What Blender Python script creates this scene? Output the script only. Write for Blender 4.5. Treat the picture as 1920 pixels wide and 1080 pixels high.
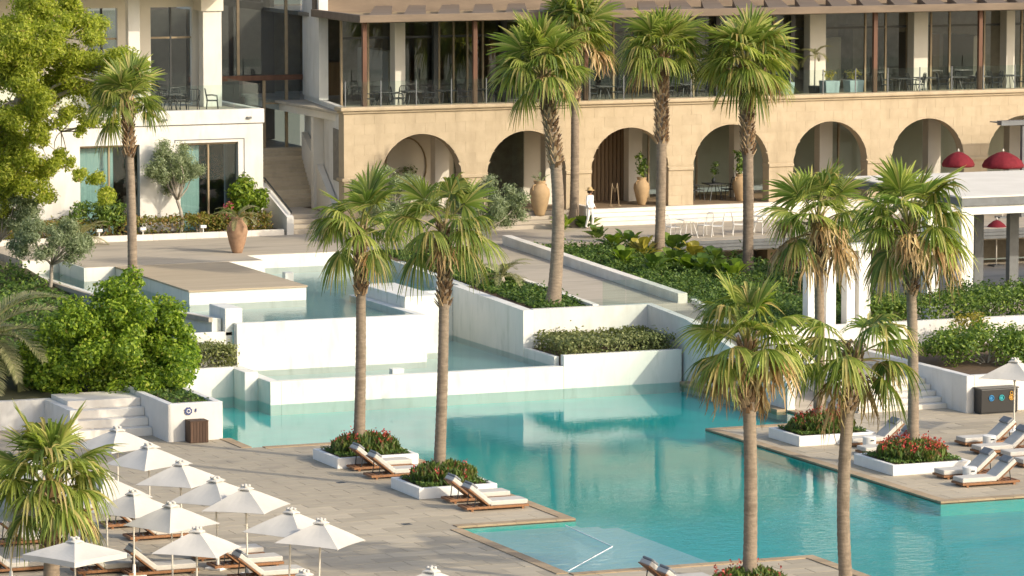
import bpy, bmesh, math, random
import numpy as np
from mathutils import Vector
R_ = math.radians
rng = np.random.default_rng(7)
random.seed(7)
for o in list(bpy.data.objects): bpy.data.objects.remove(o)
scene = bpy.context.scene
COL = scene.collection

# ---------------------------------------------------------------- camera
# building frame: X along the arcade (to the right), Y into the hill, Z up, pool deck at z = 0
FPX, PITCH, YAW, HCAM = 8000.0, math.atan(890 / 8000.0), R_(22.5), 20.6
CAM = np.array([-49.45, -113.64, HCAM])
cd = bpy.data.cameras.new('camera'); cam = bpy.data.objects.new('camera', cd); COL.objects.link(cam)
cam.location = CAM; cam.rotation_euler = (math.pi / 2 - PITCH, 0, -YAW)
cd.sensor_width = 36; cd.lens = 36 * FPX / 1920; cd.clip_end = 4000; cd.clip_start = 1
scene.camera = cam
# ---------------------------------------------------------------- sky and sun
SUN_AZ, SUN_EL = 35, 27           # degrees right of the facade's outward normal (-Y), elevation
world = bpy.data.worlds.new('World'); scene.world = world; world.use_nodes = True
wn = world.node_tree; wn.nodes.clear()
sky = wn.nodes.new('ShaderNodeTexSky'); sky.sky_type = 'NISHITA'; sky.sun_disc = False
sky.sun_elevation = R_(SUN_EL); sky.sun_rotation = R_(180 - SUN_AZ); sky.air_density = 1.0; sky.dust_density = 3.0
bg = wn.nodes.new('ShaderNodeBackground'); bg.inputs[1].default_value = 0.15
wo = wn.nodes.new('ShaderNodeOutputWorld')
wn.links.new(sky.outputs[0], bg.inputs[0]); wn.links.new(bg.outputs[0], wo.inputs[0])
sl = bpy.data.lights.new('sun', 'SUN'); sl.energy = 2.15; sl.angle = R_(0.6); sl.color = (1, 0.90, 0.73)
sun = bpy.data.objects.new('sun', sl); COL.objects.link(sun)
sd = Vector((math.sin(R_(SUN_AZ)) * math.cos(R_(SUN_EL)), -math.cos(R_(SUN_AZ)) * math.cos(R_(SUN_EL)), math.sin(R_(SUN_EL))))
sun.rotation_euler = sd.to_track_quat('Z', 'Y').to_euler(); sun.location = (0, -20, 60)
vs = scene.view_settings
vs.view_transform = 'Standard'; vs.look = 'None'; vs.exposure = 0.70; vs.gamma = 1
scene.cycles.max_bounces = 8; scene.cycles.transparent_max_bounces = 16
scene.cycles.caustics_reflective = False; scene.cycles.caustics_refractive = False

# ---------------------------------------------------------------- layout helpers (survey from the photo onto known levels)
FW0 = np.array([math.sin(YAW), math.cos(YAW), 0.0]); RT = np.array([math.cos(YAW), -math.sin(YAW), 0.0])
FWD = FW0 * math.cos(PITCH) + np.array([0, 0, -math.sin(PITCH)]); UPV = np.cross(RT, FWD)
def ray(x, y): return FWD + RT * (x - 960) / FPX + UPV * (540 - y) / FPX
def G(x, y, z=0.0):
    r = ray(x, y); t = (z - HCAM) / r[2]; return CAM + r * t
def GY(x, Y, z=0.0):                       # point of the plane y = Y at height z seen in column x
    k = (x - 960) / FPX; a = RT - k * FWD
    X = CAM[0] - (a[1] * (Y - CAM[1]) + a[2] * (z - HCAM)) / a[0]
    return np.array([X, Y, z])
def lift(base, x, y):                      # point straight over base's depth, seen at x, y
    r = ray(x, y); t = ((np.array(base) - CAM) @ FW0) / (r @ FW0); return CAM + r * t

# ---------------------------------------------------------------- materials
MATS = {}
def nmat(name):
    m = bpy.data.materials.new(name); m.use_nodes = True; MATS[name] = m
    nt = m.node_tree; nt.nodes.clear(); out = nt.nodes.new('ShaderNodeOutputMaterial')
    return m, nt, out
def N(nt, t, **kw):
    n = nt.nodes.new('ShaderNode' + t)
    for k, v in kw.items():
        if k.startswith('i_'): n.inputs[k[2:].replace('_', ' ')].default_value = v
        else: setattr(n, k, v)
    return n
def ramp(nt, fac, stops):
    r = nt.nodes.new('ShaderNodeValToRGB'); e = r.color_ramp.elements
    while len(e) < len(stops): e.new(0.5)
    for i, (p, c) in enumerate(stops): e[i].position = p; e[i].color = (*c, 1)
    nt.links.new(fac, r.inputs[0]); return r.outputs[0]
def mixc(nt, fac, a, b, mode='MIX'):
    m = nt.nodes.new('ShaderNodeMix'); m.data_type = 'RGBA'; m.blend_type = mode
    for sock, v in ((m.inputs[0], fac), (m.inputs[6], a), (m.inputs[7], b)):
        if hasattr(v, 'is_output'): nt.links.new(v, sock)
        elif isinstance(v, (int, float)): sock.default_value = v
        else: sock.default_value = (*v, 1)
    return m.outputs[2]
def noise(nt, scale, detail=4, stretch=None, rough=0.6):
    tc = nt.nodes.new('ShaderNodeTexCoord'); src = tc.outputs['Object']
    if stretch:
        mp = nt.nodes.new('ShaderNodeMapping'); mp.inputs['Scale'].default_value = stretch
        nt.links.new(src, mp.inputs[0]); src = mp.outputs[0]
    n = N(nt, 'TexNoise', i_Scale=scale, i_Detail=detail, i_Roughness=rough); nt.links.new(src, n.inputs['Vector'])
    return n.outputs['Fac']
def solid(name, c, c2=None, rough=0.7, scale=3.0, stretch=None, bump=0.0, bscale=30, metal=0.0, spec=0.3, rnd=0.0, spots=None):
    """procedural surface: two tones mixed by noise, optional per-object tint, optional stains, fine relief"""
    m, nt, out = nmat(name); b = N(nt, 'BsdfPrincipled')
    b.inputs['Roughness'].default_value = rough; b.inputs['Metallic'].default_value = metal; b.inputs['Specular IOR Level'].default_value = spec
    c2 = c2 or tuple(x * 0.82 for x in c)
    f = noise(nt, scale, 5, stretch); col = ramp(nt, f, [(0.3, c2), (0.68, c)])
    if spots:
        f2 = noise(nt, spots[0], 6, spots[2] if len(spots) > 2 else None); r2 = ramp(nt, f2, [(0.52, (0, 0, 0)), (0.74, (1, 1, 1))])
        col = mixc(nt, r2, col, spots[1])
    if rnd:
        oi = nt.nodes.new('ShaderNodeObjectInfo'); g = ramp(nt, oi.outputs['Random'], [(0, (1 - rnd,) * 3), (1, (1, 1, 1))])
        col = mixc(nt, 1.0, col, g, 'MULTIPLY')
    nt.links.new(col, b.inputs['Base Color'])
    if bump:
        bp = N(nt, 'Bump', i_Strength=bump, i_Distance=0.02); nt.links.new(noise(nt, bscale, 4), bp.inputs['Height']); nt.links.new(bp.outputs[0], b.inputs['Normal'])
    nt.links.new(b.outputs[0], out.inputs[0]); return m
def foliage(name, stops, trans=0.35, rough=0.5, tscale=1.5):
    m, nt, out = nmat(name)
    ge = nt.nodes.new('ShaderNodeNewGeometry'); col = ramp(nt, ge.outputs['Random Per Island'], stops)
    oi = nt.nodes.new('ShaderNodeObjectInfo'); g = ramp(nt, oi.outputs['Random'], [(0, (.78, .8, .75)), (1, (1.1, 1.1, 1.05))])
    col = mixc(nt, 1.0, col, g, 'MULTIPLY')
    b = N(nt, 'BsdfPrincipled'); b.inputs['Roughness'].default_value = rough; b.inputs['Specular IOR Level'].default_value = 0.35
    t = N(nt, 'BsdfTranslucent'); mx = N(nt, 'MixShader'); mx.inputs[0].default_value = trans
    tcol = mixc(nt, 1.0, col, (tscale, tscale * 1.05, tscale * 0.6), 'MULTIPLY')
    nt.links.new(col, b.inputs['Base Color']); nt.links.new(tcol, t.inputs[0])
    nt.links.new(b.outputs[0], mx.inputs[1]); nt.links.new(t.outputs[0], mx.inputs[2]); nt.links.new(mx.outputs[0], out.inputs[0]); return m
def glass(name, tint, rough=0.0, ior=1.45):
    m, nt, out = nmat(name)
    t = N(nt, 'BsdfTransparent'); t.inputs[0].default_value = (*tint, 1); g = N(nt, 'BsdfGlossy'); g.inputs['Roughness'].default_value = rough
    fr = N(nt, 'Fresnel'); fr.inputs[0].default_value = ior; mx = N(nt, 'MixShader')
    ge = N(nt, 'NewGeometry'); iv = N(nt, 'Math', operation='SUBTRACT'); iv.inputs[0].default_value = 1.0; nt.links.new(ge.outputs['Backfacing'], iv.inputs[1])   # a pane mirrors on its outer faces only
    ml = N(nt, 'Math', operation='MULTIPLY'); nt.links.new(fr.outputs[0], ml.inputs[0]); nt.links.new(iv.outputs[0], ml.inputs[1])
    nt.links.new(ml.outputs[0], mx.inputs[0]); nt.links.new(t.outputs[0], mx.inputs[1]); nt.links.new(g.outputs[0], mx.inputs[2]); nt.links.new(mx.outputs[0], out.inputs[0]); return m
def water_mat(name, tint, strength, scale, refl=.6, calm=None):
    m, nt, out = nmat(name)
    t = N(nt, 'BsdfTransparent'); t.inputs[0].default_value = (*tint, 1); g = N(nt, 'BsdfGlossy'); g.inputs['Roughness'].default_value = 0.015
    g.inputs[0].default_value = (1, 1, 1, 1)
    fr = N(nt, 'Fresnel'); fr.inputs[0].default_value = 1.33; mx = N(nt, 'MixShader')
    a = noise(nt, scale, 3, (1, 1.7, 1)); patch = noise(nt, 0.09, 2)
    amp = ramp(nt, patch, [(0.3, (0.55,) * 3), (0.66, (1, 1, 1))])
    if calm:                                   # wind ruffles the open end, the sheltered end lies calm
        tc = nt.nodes.new('ShaderNodeTexCoord'); sx = N(nt, 'SeparateXYZ'); nt.links.new(tc.outputs['Object'], sx.inputs[0])
        mr = N(nt, 'MapRange'); mr.interpolation_type = 'SMOOTHSTEP'; nt.links.new(sx.outputs[1], mr.inputs[0])
        for k, v in enumerate((calm[0], calm[1], 1.0, .035)): mr.inputs[k + 1].default_value = v
        m0 = N(nt, 'Math', operation='MULTIPLY'); nt.links.new(mr.outputs[0], m0.inputs[0]); nt.links.new(a, m0.inputs[1]); a = m0.outputs[0]
    mul = N(nt, 'Math', operation='MULTIPLY'); nt.links.new(a, mul.inputs[0]); nt.links.new(amp, mul.inputs[1])
    bp = N(nt, 'Bump', i_Strength=1.0, i_Distance=strength); nt.links.new(mul.outputs[0], bp.inputs['Height'])
    nt.links.new(bp.outputs[0], g.inputs['Normal'])
    fm = N(nt, 'Math', operation='MULTIPLY'); fm.inputs[1].default_value = refl; nt.links.new(fr.outputs[0], fm.inputs[0])
    nt.links.new(fm.outputs[0], mx.inputs[0]); nt.links.new(t.outputs[0], mx.inputs[1]); nt.links.new(g.outputs[0], mx.inputs[2]); nt.links.new(mx.outputs[0], out.inputs[0]); return m

solid('plaster', (.70, .68, .635), (.62, .60, .555), rough=.85, scale=.9, bump=.15, bscale=12, spots=(1.5, (.55, .525, .47), (1.2, 1.2, .35)))
solid('pool_wall', (.76, .74, .68), (.66, .66, .60), rough=.6, scale=1.1, stretch=(1, 1, .35), bump=.1, bscale=15, spots=(1.7, (.55, .56, .49), (1.3, 1.3, .3)))
solid('cream_wall', (.74, .69, .60), (.66, .61, .52), rough=.85, scale=.8, bump=.1)
solid('sandstone', (.49, .395, .27), (.43, .345, .23), rough=.9, scale=2.2, bump=.3, bscale=25, rnd=.06, spots=(.8, (.37, .295, .195), (1.4, 1.4, .35)))
solid('sandstone_joint', (.45, .36, .245), (.41, .325, .22), rough=.95, scale=4)
solid('deck_slab', (.52, .445, .325), (.44, .37, .27), rough=.7, scale=2.4, stretch=(.5, 2.2, 1), bump=.15, rnd=.24, spots=(.5, (.31, .27, .21)))
solid('deck_base', (.24, .22, .185), (.19, .175, .15), rough=.9)
solid('far_ground', (.30, .29, .22), (.2, .21, .14), rough=.95, scale=.02)
solid('plaza_stone', (.47, .41, .325), (.38, .33, .26), rough=.8, scale=1.6, stretch=(.25, 2.4, 1), spots=(.6, (.28, .255, .21), (.4, 1.5, 1)))
solid('platform_stone', (.46, .38, .27), (.37, .30, .21), rough=.8, scale=2.5, stretch=(.12, 2.4, 1), bump=.1)
solid('coping', (.47, .355, .225), (.38, .28, .175), rough=.8, scale=3, rnd=.25, bump=.15)
solid('stair_stone', (.62, .52, .37), (.52, .43, .30), rough=.85, scale=2, rnd=.12, spots=(1.2, (.42, .35, .25)))
solid('white_step', (.78, .74, .66), (.66, .61, .53), rough=.8, scale=1.5, rnd=.08)
solid('brown_floor', (.26, .19, .12), (.2, .145, .09), rough=.6)
solid('teal_tile', (.045, .74, .65), (.035, .63, .57), rough=.5, scale=.6)
solid('pale_tile', (.50, .70, .66), (.42, .63, .60), rough=.5, scale=.6)
solid('shelf_tile', (.84, .88, .85), (.72, .82, .80), rough=.5, scale=.8)
solid('soil', (.13, .085, .05), (.09, .06, .035), rough=.95, scale=5, bump=.5)
solid('garden_soil', (.10, .09, .045), (.06, .065, .03), rough=.95, scale=2, bump=.5)
solid('trunk', (.33, .26, .19), (.20, .155, .11), rough=.9, scale=3, stretch=(1.2, 1.2, 5), bump=.8, bscale=14, rnd=.2, spots=(2.2, (.15, .115, .08), (1, 1, .7)))
solid('bark', (.40, .36, .30), (.27, .235, .19), rough=.9, scale=6, bump=.5)
solid('canvas', (.57, .54, .485), (.50, .475, .425), rough=.9, scale=2, bump=.05)
solid('cream_metal', (.70, .65, .55), rough=.45, spec=.5)
solid('cushion', (.56, .53, .475), (.48, .455, .41), rough=.95, scale=6)
solid('grey_cushion', (.24, .25, .26), (.19, .2, .21), rough=.95, scale=8)
solid('teak', (.34, .165, .075), (.23, .11, .05), rough=.6, scale=4, stretch=(6, 1, 1), rnd=.2)
solid('dark_wood', (.16, .075, .045), (.10, .05, .03), rough=.6, scale=5, stretch=(1, 1, .2))
solid('pergola_wood', (.20, .15, .105), (.14, .105, .075), rough=.7, scale=3, stretch=(.2, 1, 1))
solid('roof_cloth', (.36, .28, .175), (.30, .23, .14), rough=.9)
solid('bronze_frame', (.34, .255, .15), (.27, .2, .12), rough=.45, spec=.5)
solid('dark_metal', (.025, .03, .032), (.018, .02, .022), rough=.45, spec=.5)
solid('grey_metal', (.16, .17, .175), (.12, .125, .13), rough=.5, spec=.5)
solid('white_paint', (.80, .78, .73), (.74, .72, .67), rough=.6)
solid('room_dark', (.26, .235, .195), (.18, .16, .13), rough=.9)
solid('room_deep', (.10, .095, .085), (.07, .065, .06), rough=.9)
solid('room_wood', (.22, .15, .085), (.15, .10, .06), rough=.7, scale=3, stretch=(6, 1, .2))
solid('terracotta', (.38, .235, .145), (.28, .17, .105), rough=.85, scale=5, bump=.3, spots=(3, (.22, .13, .08)))
solid('ochre_pot', (.43, .30, .165), (.35, .24, .13), rough=.8, scale=5, bump=.2)
solid('red_fabric', (.2, .016, .025), (.13, .01, .016), rough=.85, scale=6)
solid('sign_blue', (.06, .08, .2), rough=.5)
solid('icon_blue', (.03, .2, .42), rough=.5); solid('icon_teal', (.03, .33, .36), rough=.5); solid('icon_orange', (.5, .27, .05), rough=.5)
solid('bin_black', (.010, .011, .013), rough=.4, spec=.5)
solid('bin_wood', (.12, .07, .045), (.075, .045, .03), rough=.7, scale=6, stretch=(6, 1, .3), rnd=.35)
solid('curtain', (.42, .60, .58), (.28, .45, .45), rough=.8, scale=4, stretch=(5, 1, .1))
solid('skin', (.42, .25, .17), rough=.6); solid('cotton', (.80, .79, .76), (.72, .71, .68), rough=.95); solid('straw', (.52, .36, .17), rough=.9, scale=20); solid('hair', (.04, .025, .018), rough=.6)
solid('grey_planter', (.36, .43, .45), (.3, .36, .38), rough=.6)
solid('rope_white', (.8, .8, .78), rough=.6)
glass('balustrade_glass', (.90, .955, .935)); glass('window_glass', (.78, .81, .80), ior=2.1); glass('shop_glass', (.82, .86, .85), ior=1.6)
water_mat('pool_water', (.70, 1.0, .97), .10, 2.2, .74, (-11, 5))
water_mat('basin_water', (.74, .92, .90), .012, 2.2, .75)
foliage('leaf_base', [(0, (.10, .055, .03)), (.45, (.27, .165, .09)), (1, (.52, .38, .24))], .03)
foliage('palm_green', [(0, (.13, .185, .035)), (.5, (.25, .31, .06)), (.9, (.42, .44, .12)), (1, (.5, .41, .18))], .4)
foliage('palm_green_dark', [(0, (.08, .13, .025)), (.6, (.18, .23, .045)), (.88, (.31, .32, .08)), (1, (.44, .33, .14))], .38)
foliage('palm_dry', [(0, (.22, .125, .05)), (.5, (.42, .28, .13)), (1, (.58, .44, .23))], .2, tscale=1.1)
foliage('petiole', [(0, (.2, .22, .05)), (1, (.3, .25, .08))], .1)
foliage('ficus_leaf', [(0, (.07, .13, .016)), (.5, (.18, .27, .025)), (.96, (.36, .45, .05)), (1, (.4, .35, .08))], .4)
foliage('acacia_leaf', [(0, (.21, .26, .035)), (.5, (.40, .44, .06)), (.95, (.62, .62, .11)), (1, (.42, .28, .12))], .5, tscale=1.7)
foliage('olive_leaf', [(0, (.13, .17, .08)), (.5, (.25, .30, .165)), (1, (.43, .48, .32))], .3)
foliage('shrub_leaf', [(0, (.05, .10, .018)), (.5, (.11, .18, .03)), (1, (.24, .31, .05))], .3)
foliage('hedge_leaf', [(0, (.09, .11, .035)), (.5, (.19, .21, .075)), (1, (.33, .34, .15))], .25)
foliage('red_hedge_leaf', [(0, (.10, .12, .02)), (.45, (.19, .21, .04)), (.8, (.26, .17, .05)), (1, (.34, .2, .08))], .3)
foliage('ground_leaf', [(0, (.04, .085, .015)), (.6, (.09, .16, .03)), (1, (.19, .26, .05))], .25)
foliage('canna_leaf', [(0, (.045, .075, .02)), (.4, (.09, .15, .03)), (.75, (.17, .22, .05)), (1, (.15, .05, .03))], .3)
foliage('red_flower', [(0, (.34, .03, .03)), (.6, (.5, .07, .06)), (1, (.58, .2, .14))], .3, tscale=1.1)
foliage('yellow_leaf', [(0, (.2, .19, .03)), (.6, (.36, .31, .05)), (1, (.45, .36, .1))], .3)
foliage('date_leaf', [(0, (.2, .21, .09)), (.5, (.34, .33, .17)), (1, (.48, .43, .25))], .3)
foliage('pink_flower', [(0, (.35, .05, .1)), (1, (.5, .1, .16))], .3, tscale=1.1)

# ---------------------------------------------------------------- mesh building
class MB:
    def __init__(s): s.v = []; s.f = []
    def add(s, vs, fs):
        k = len(s.v); s.v += [tuple(map(float, p)) for p in vs]; s.f += [tuple(i + k for i in f) for f in fs]; return s
    def box(s, x0, x1, y0, y1, z0, z1):
        return s.add([(x0, y0, z0), (x1, y0, z0), (x1, y1, z0), (x0, y1, z0), (x0, y0, z1), (x1, y0, z1), (x1, y1, z1), (x0, y1, z1)],
                     [(0, 3, 2, 1), (4, 5, 6, 7), (0, 1, 5, 4), (1, 2, 6, 5), (2, 3, 7, 6), (3, 0, 4, 7)])
    def hexa(s, p8):                               # eight corners, bottom ring then top ring
        return s.add(p8, [(0, 3, 2, 1), (4, 5, 6, 7), (0, 1, 5, 4), (1, 2, 6, 5), (2, 3, 7, 6), (3, 0, 4, 7)])
    def tube(s, pts, rad, n=8, cap=True):
        P = [np.array(p, float) for p in pts]; m = len(P)
        rad = [rad] * m if isinstance(rad, (int, float)) else rad
        vs = []
        u = None
        for i in range(m):
            d = P[min(i + 1, m - 1)] - P[max(i - 1, 0)]; d /= np.linalg.norm(d) + 1e-9
            if u is None:
                a = np.array([1.0, 0, 0]) if abs(d[0]) < .9 else np.array([0, 1.0, 0]); u = a - d * (a @ d)
            else: u = u - d * (u @ d)
            u /= np.linalg.norm(u); w = np.cross(d, u)
            vs += [P[i] + rad[i] * (math.cos(2 * math.pi * k / n) * u + math.sin(2 * math.pi * k / n) * w) for k in range(n)]
        fs = [(i * n + k, i * n + (k + 1) % n, (i + 1) * n + (k + 1) % n, (i + 1) * n + k) for i in range(m - 1) for k in range(n)]
        if cap: fs += [tuple(range(n - 1, -1, -1)), tuple((m - 1) * n + k for k in range(n))]
        return s.add(vs, fs)
    def lathe(s, prof, n=20, c=(0, 0, 0)):
        vs = [(c[0] + r * math.cos(2 * math.pi * k / n), c[1] + r * math.sin(2 * math.pi * k / n), c[2] + z) for r, z in prof for k in range(n)]
        m = len(prof)
        fs = [(i * n + k, i * n + (k + 1) % n, (i + 1) * n + (k + 1) % n, (i + 1) * n + k) for i in range(m - 1) for k in range(n)]
        fs += [tuple(range(n - 1, -1, -1)), tuple((m - 1) * n + k for k in range(n))]
        return s.add(vs, fs)
    def prism(s, pts, z0, z1):                     # vertical prism over a plan polygon (z may be per vertex lists)
        n = len(pts); z0 = z0 if hasattr(z0, '__len__') else [z0] * n; z1 = z1 if hasattr(z1, '__len__') else [z1] * n
        a = sum(pts[i][0] * pts[(i + 1) % n][1] - pts[(i + 1) % n][0] * pts[i][1] for i in range(n))
        if a < 0: pts = pts[::-1]; z0 = z0[::-1]; z1 = z1[::-1]
        vs = [(p[0], p[1], z) for p, z in zip(pts, z0)] + [(p[0], p[1], z) for p, z in zip(pts, z1)]
        return s.add(vs, [tuple(range(n - 1, -1, -1)), tuple(range(n, 2 * n))] + [(i, (i + 1) % n, n + (i + 1) % n, n + i) for i in range(n)])
    def slab_xz(s, pts, y0, y1):                   # elevation polygon (x, z) given thickness along y
        n = len(pts)
        a = sum(pts[i][0] * pts[(i + 1) % n][1] - pts[(i + 1) % n][0] * pts[i][1] for i in range(n))
        if a < 0: pts = pts[::-1]
        vs = [(p[0], y0, p[1]) for p in pts] + [(p[0], y1, p[1]) for p in pts]
        return s.add(vs, [tuple(range(n)), tuple(range(2 * n - 1, n - 1, -1))] + [((i + 1) % n, i, n + i, n + (i + 1) % n) for i in range(n)])
    def mesh(s, name, smooth=False):
        me = bpy.data.meshes.new(name); me.from_pydata(s.v, [], s.f)
        if any(len(f) > 4 for f in s.f):
            bm = bmesh.new(); bm.from_mesh(me); bmesh.ops.triangulate(bm, faces=[f for f in bm.faces if len(f.verts) > 4]); bm.to_mesh(me); bm.free()
        if smooth: me.polygons.foreach_set('use_smooth', [True] * len(me.polygons))
        me.update(); return me
    def build(s, name, mat, parent=None, smooth=False, loc=None, bevel=0):
        return put(name, s.mesh(name, smooth), mat, parent, loc, bevel=bevel)
def put(name, me, mat, parent=None, loc=None, rz=0, sc=None, bevel=0):
    if mat and not me.materials: me.materials.append(MATS[mat])
    o = bpy.data.objects.new(name, me); COL.objects.link(o)
    if parent is not None: o.parent = parent
    if loc is not None: o.location = tuple(loc)
    if rz: o.rotation_euler = (0, 0, rz)
    if sc: o.scale = (sc,) * 3 if isinstance(sc, (int, float)) else sc
    if bevel:
        b = o.modifiers.new('bevel', 'BEVEL'); b.width = bevel; b.segments = 2; b.limit_method = 'ANGLE'
    return o
def tag(o, label=None, cat=None, group=None, kind=None):
    if label: o['label'] = label
    if cat: o['category'] = cat
    if group: o['group'] = group
    if kind: o['kind'] = kind
    return o
def thing(name, label, cat, loc=(0, 0, 0), rz=0, group=None):
    o = bpy.data.objects.new(name, None); COL.objects.link(o); o.location = tuple(map(float, loc)); o.rotation_euler = (0, 0, rz)
    o.empty_display_size = .2
    return tag(o, label, cat, group)
def nogroup(o):
    if 'group' in o: del o['group']
    return o
def struct(o): o['kind'] = 'structure'; return o
def stuff(o): o['kind'] = 'stuff'; return o
CHILD = {}
def kids(o): return [c for c in COL.objects if c.parent == o]
def copy_tree(o, loc, rz, label, group=None, tree=None, sc=None):
    """copy a thing with its parts and sub-parts; tree = [(part, [sub-parts])]"""
    c = o.copy(); COL.objects.link(c); c.location = tuple(map(float, loc)); c.rotation_euler = (0, 0, rz)
    if sc: c.scale = (sc,) * 3
    c['label'] = label
    if group: c['group'] = group
    for p, subs in tree:
        q = p.copy(); COL.objects.link(q); q.parent = c
        for s_ in subs:
            t = s_.copy(); COL.objects.link(t); t.parent = q
    return c
def tree_of(o): return [(p, list(p.children)) for p in o.children]
def box(name, mat, b, parent=None, bevel=0): return MB().box(*b).build(name, mat, parent, bevel=bevel)

# ---------------------------------------------------------------- foliage geometry
def unit(a): return a / (np.linalg.norm(a, axis=-1, keepdims=True) + 1e-9)
def leaf_mesh(name, P, Nrm, size, asp=0.5, fold=0.25, updir=None):
    """P (n,3) leaf centres, Nrm (n,3) facing; every leaf is a folded diamond of two triangles"""
    n = len(P); size = np.broadcast_to(size, (n,))[:, None]
    a = unit(np.cross(Nrm, rng.normal(size=(n, 3)))) if updir is None else unit(updir)
    b = unit(np.cross(Nrm, a)); nn = np.cross(a, b)
    h = size * .5; w = size * asp * .5
    V = np.stack([P - a * h, P + b * w + nn * w * fold, P + a * h, P - b * w + nn * w * fold], 1).reshape(-1, 3)
    k = np.arange(n)[:, None] * 4
    F = np.concatenate([k + np.array([[0, 1, 2]]), k + np.array([[0, 2, 3]])], 1).reshape(-1, 3)
    me = bpy.data.meshes.new(name); me.from_pydata(V, [], F); me.update(); return me
def clump_points(centres, radii, per, flat=.8, shell=.55):
    P = []; Nn = []
    for c, r in zip(centres, radii):
        k = int(per * (r ** 2)); d = unit(rng.normal(size=(k, 3)))
        rr = r * (shell + (1 - shell) * rng.random(k)) * (1 + .18 * np.sin(d[:, 0] * 5 + c[0]) * np.sin(d[:, 1] * 4 + c[1]))
        P.append(np.array(c) + d * rr[:, None] * np.array([1, 1, flat])); Nn.append(unit(d + .7 * rng.normal(size=(k, 3)) + np.array([0, 0, .35])))
    return np.concatenate(P), np.concatenate(Nn)
def ellipsoid_clumps(n, rad, rmin, rmax, zcut=-.6, fill=.45):
    c = []; r = []
    for i in range(n):
        while True:
            d = unit(rng.normal(size=3))
            if d[2] > zcut: break
        t = fill + (1 - fill) * rng.random() ** .5
        c.append(d * t * np.array(rad) * .85); r.append(rng.uniform(rmin, rmax))
    return c, r
def limb(mb, a, b, r0, r1, sag=.15, n=6, seg=5):
    a = np.array(a, float); b = np.array(b, float); L = np.linalg.norm(b - a); off = rng.normal(size=3) * L * .08; off[2] += L * sag
    pts = [a + (b - a) * t + off * math.sin(math.pi * t) for t in np.linspace(0, 1, seg)]
    mb.tube(pts, list(np.linspace(r0, r1, seg)), n, cap=True)
# ================================================================ ground, pool, decks
g = MB(); g.add([(-1500, -1500, -2.2), (1500, -1500, -2.2), (1500, 1500, -2.2), (-1500, 1500, -2.2)], [(0, 1, 2, 3)])
struct(g.build('ground', 'far_ground'))
struct(MB().box(-70, 70, -90, -42, -2.2, -.02).build('front_terrace', 'plaza_stone'))
struct(MB().box(-5, 44, -42, 31, -1.75, -.42).build('pool_floor', 'teal_tile'))
m = MB(); m.add([(-5, -42, -.045), (44, -42, -.045), (44, 29.4, -.045), (-5, 29.4, -.045)], [(0, 1, 2, 3)])
struct(m.build('pool_water', 'pool_water'))
m = MB().box(-4.1, -.35, -8.15, -.01, -.41, -.2).box(-.35, .35, -8.15, .0, -.41, -.27).box(.35, 1.0, -8.15, .0, -.41, -.34)
struct(m.build('entry_shelf', 'shelf_tile'))

def deck(name, rects, slabs=(1.4, .7), near=300):
    b = MB()
    lin = MB()
    for (x0, x1, y0, y1) in rects: b.box(x0, x1, y0, y1, -.07, -.035); lin.box(x0, x1, y0, y1, -1.6, -.071)
    struct(lin.build('pool_lining', 'teal_tile'))
    d = struct(b.build(name, 'deck_base')); cells = []
    L, W = slabs; gp = .010
    for (x0, x1, y0, y1) in rects:
        ny = int(math.ceil((y1 - y0) / W))
        for j in range(ny):
            ya, yb = y0 + j * W, min(y0 + (j + 1) * W, y1)
            if yb - ya < .06: continue
            x = x0 - (L * .5 if j % 2 else 0)
            while x < x1:
                xa, xb = max(x, x0), min(x + L, x1)
                if xb - xa > .08: cells.append((xa + gp, xb - gp, ya + gp, yb - gp))
                x += L
    def sees(c):
        p = np.array([(c[0] + c[1]) / 2, (c[2] + c[3]) / 2, 0]) - CAM; w = p @ FWD
        u = 960 + FPX * (p @ RT) / w; v = 540 - FPX * (p @ UPV) / w
        return -60 < u < 1980 and v < 1120, w
    vis = sorted([(sees(c)[1], c) for c in cells if sees(c)[0]])
    one = set(c for _, c in vis[:near]); cache = {}
    rest = MB()
    for c in cells:
        if c in one:
            k = (round(c[1] - c[0], 2), round(c[3] - c[2], 2))
            if k not in cache: cache[k] = MB().box(0, k[0], 0, k[1], -.04, 0).mesh('slab')
            o = put('slab', cache[k], 'deck_slab', d, (c[0], c[2], rng.uniform(-.003, .001)))
        else: rest.box(c[0], c[1], c[2], c[3], -.04, 0)
    if rest.v: stuff(rest.build('paving', 'deck_slab', d))
    return d
dl = deck('pool_deck', [(-30, -.35, 0, 17.1), (-30, -6.65, 17.1, 24.3), (-6.65, -4.5, 17.1, 19.3), (-30, -4.1, -8.2, 0), (-30, 3.3, -26, -8.2)])
dr = deck('pool_terrace', [(11, 40, -1.4, 15.3), (15.5, 17.5, 15.3, 18.2), (17.5, 20.95, 15.3, 16.7)])
def coping(parent, pts, w=.36, step=.62, side=1):
    """edge stones along a polyline; side = which side of the walking direction the stones lie on"""
    for a, b in zip(pts[:-1], pts[1:]):
        a = np.array(a, float); b = np.array(b, float); L = np.linalg.norm(b - a); d = (b - a) / L; nrm = np.array([-d[1], d[0]]) * side
        k = max(1, round(L / step)); s_ = L / k
        for i in range(k):
            p = a + d * (i * s_ + .006); q = a + d * ((i + 1) * s_ - .006); P = [p, q, q + nrm * w, p + nrm * w]; h = .022 + rng.uniform(0, .004)
            MB().prism([tuple(x) for x in P], -.05, h).build('edge_stone', 'coping', parent)
coping(dl, [(-4.5, 19.3), (-4.5, 17.1)], side=-1)
coping(dl, [(-4.14, 17.1), (-.71, 17.1)], side=-1)
coping(dl, [(-.35, 17.1), (-.35, 0.36)], side=-1)
coping(dl, [(-.35, 0), (-4.1, 0)], side=-1)
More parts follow.
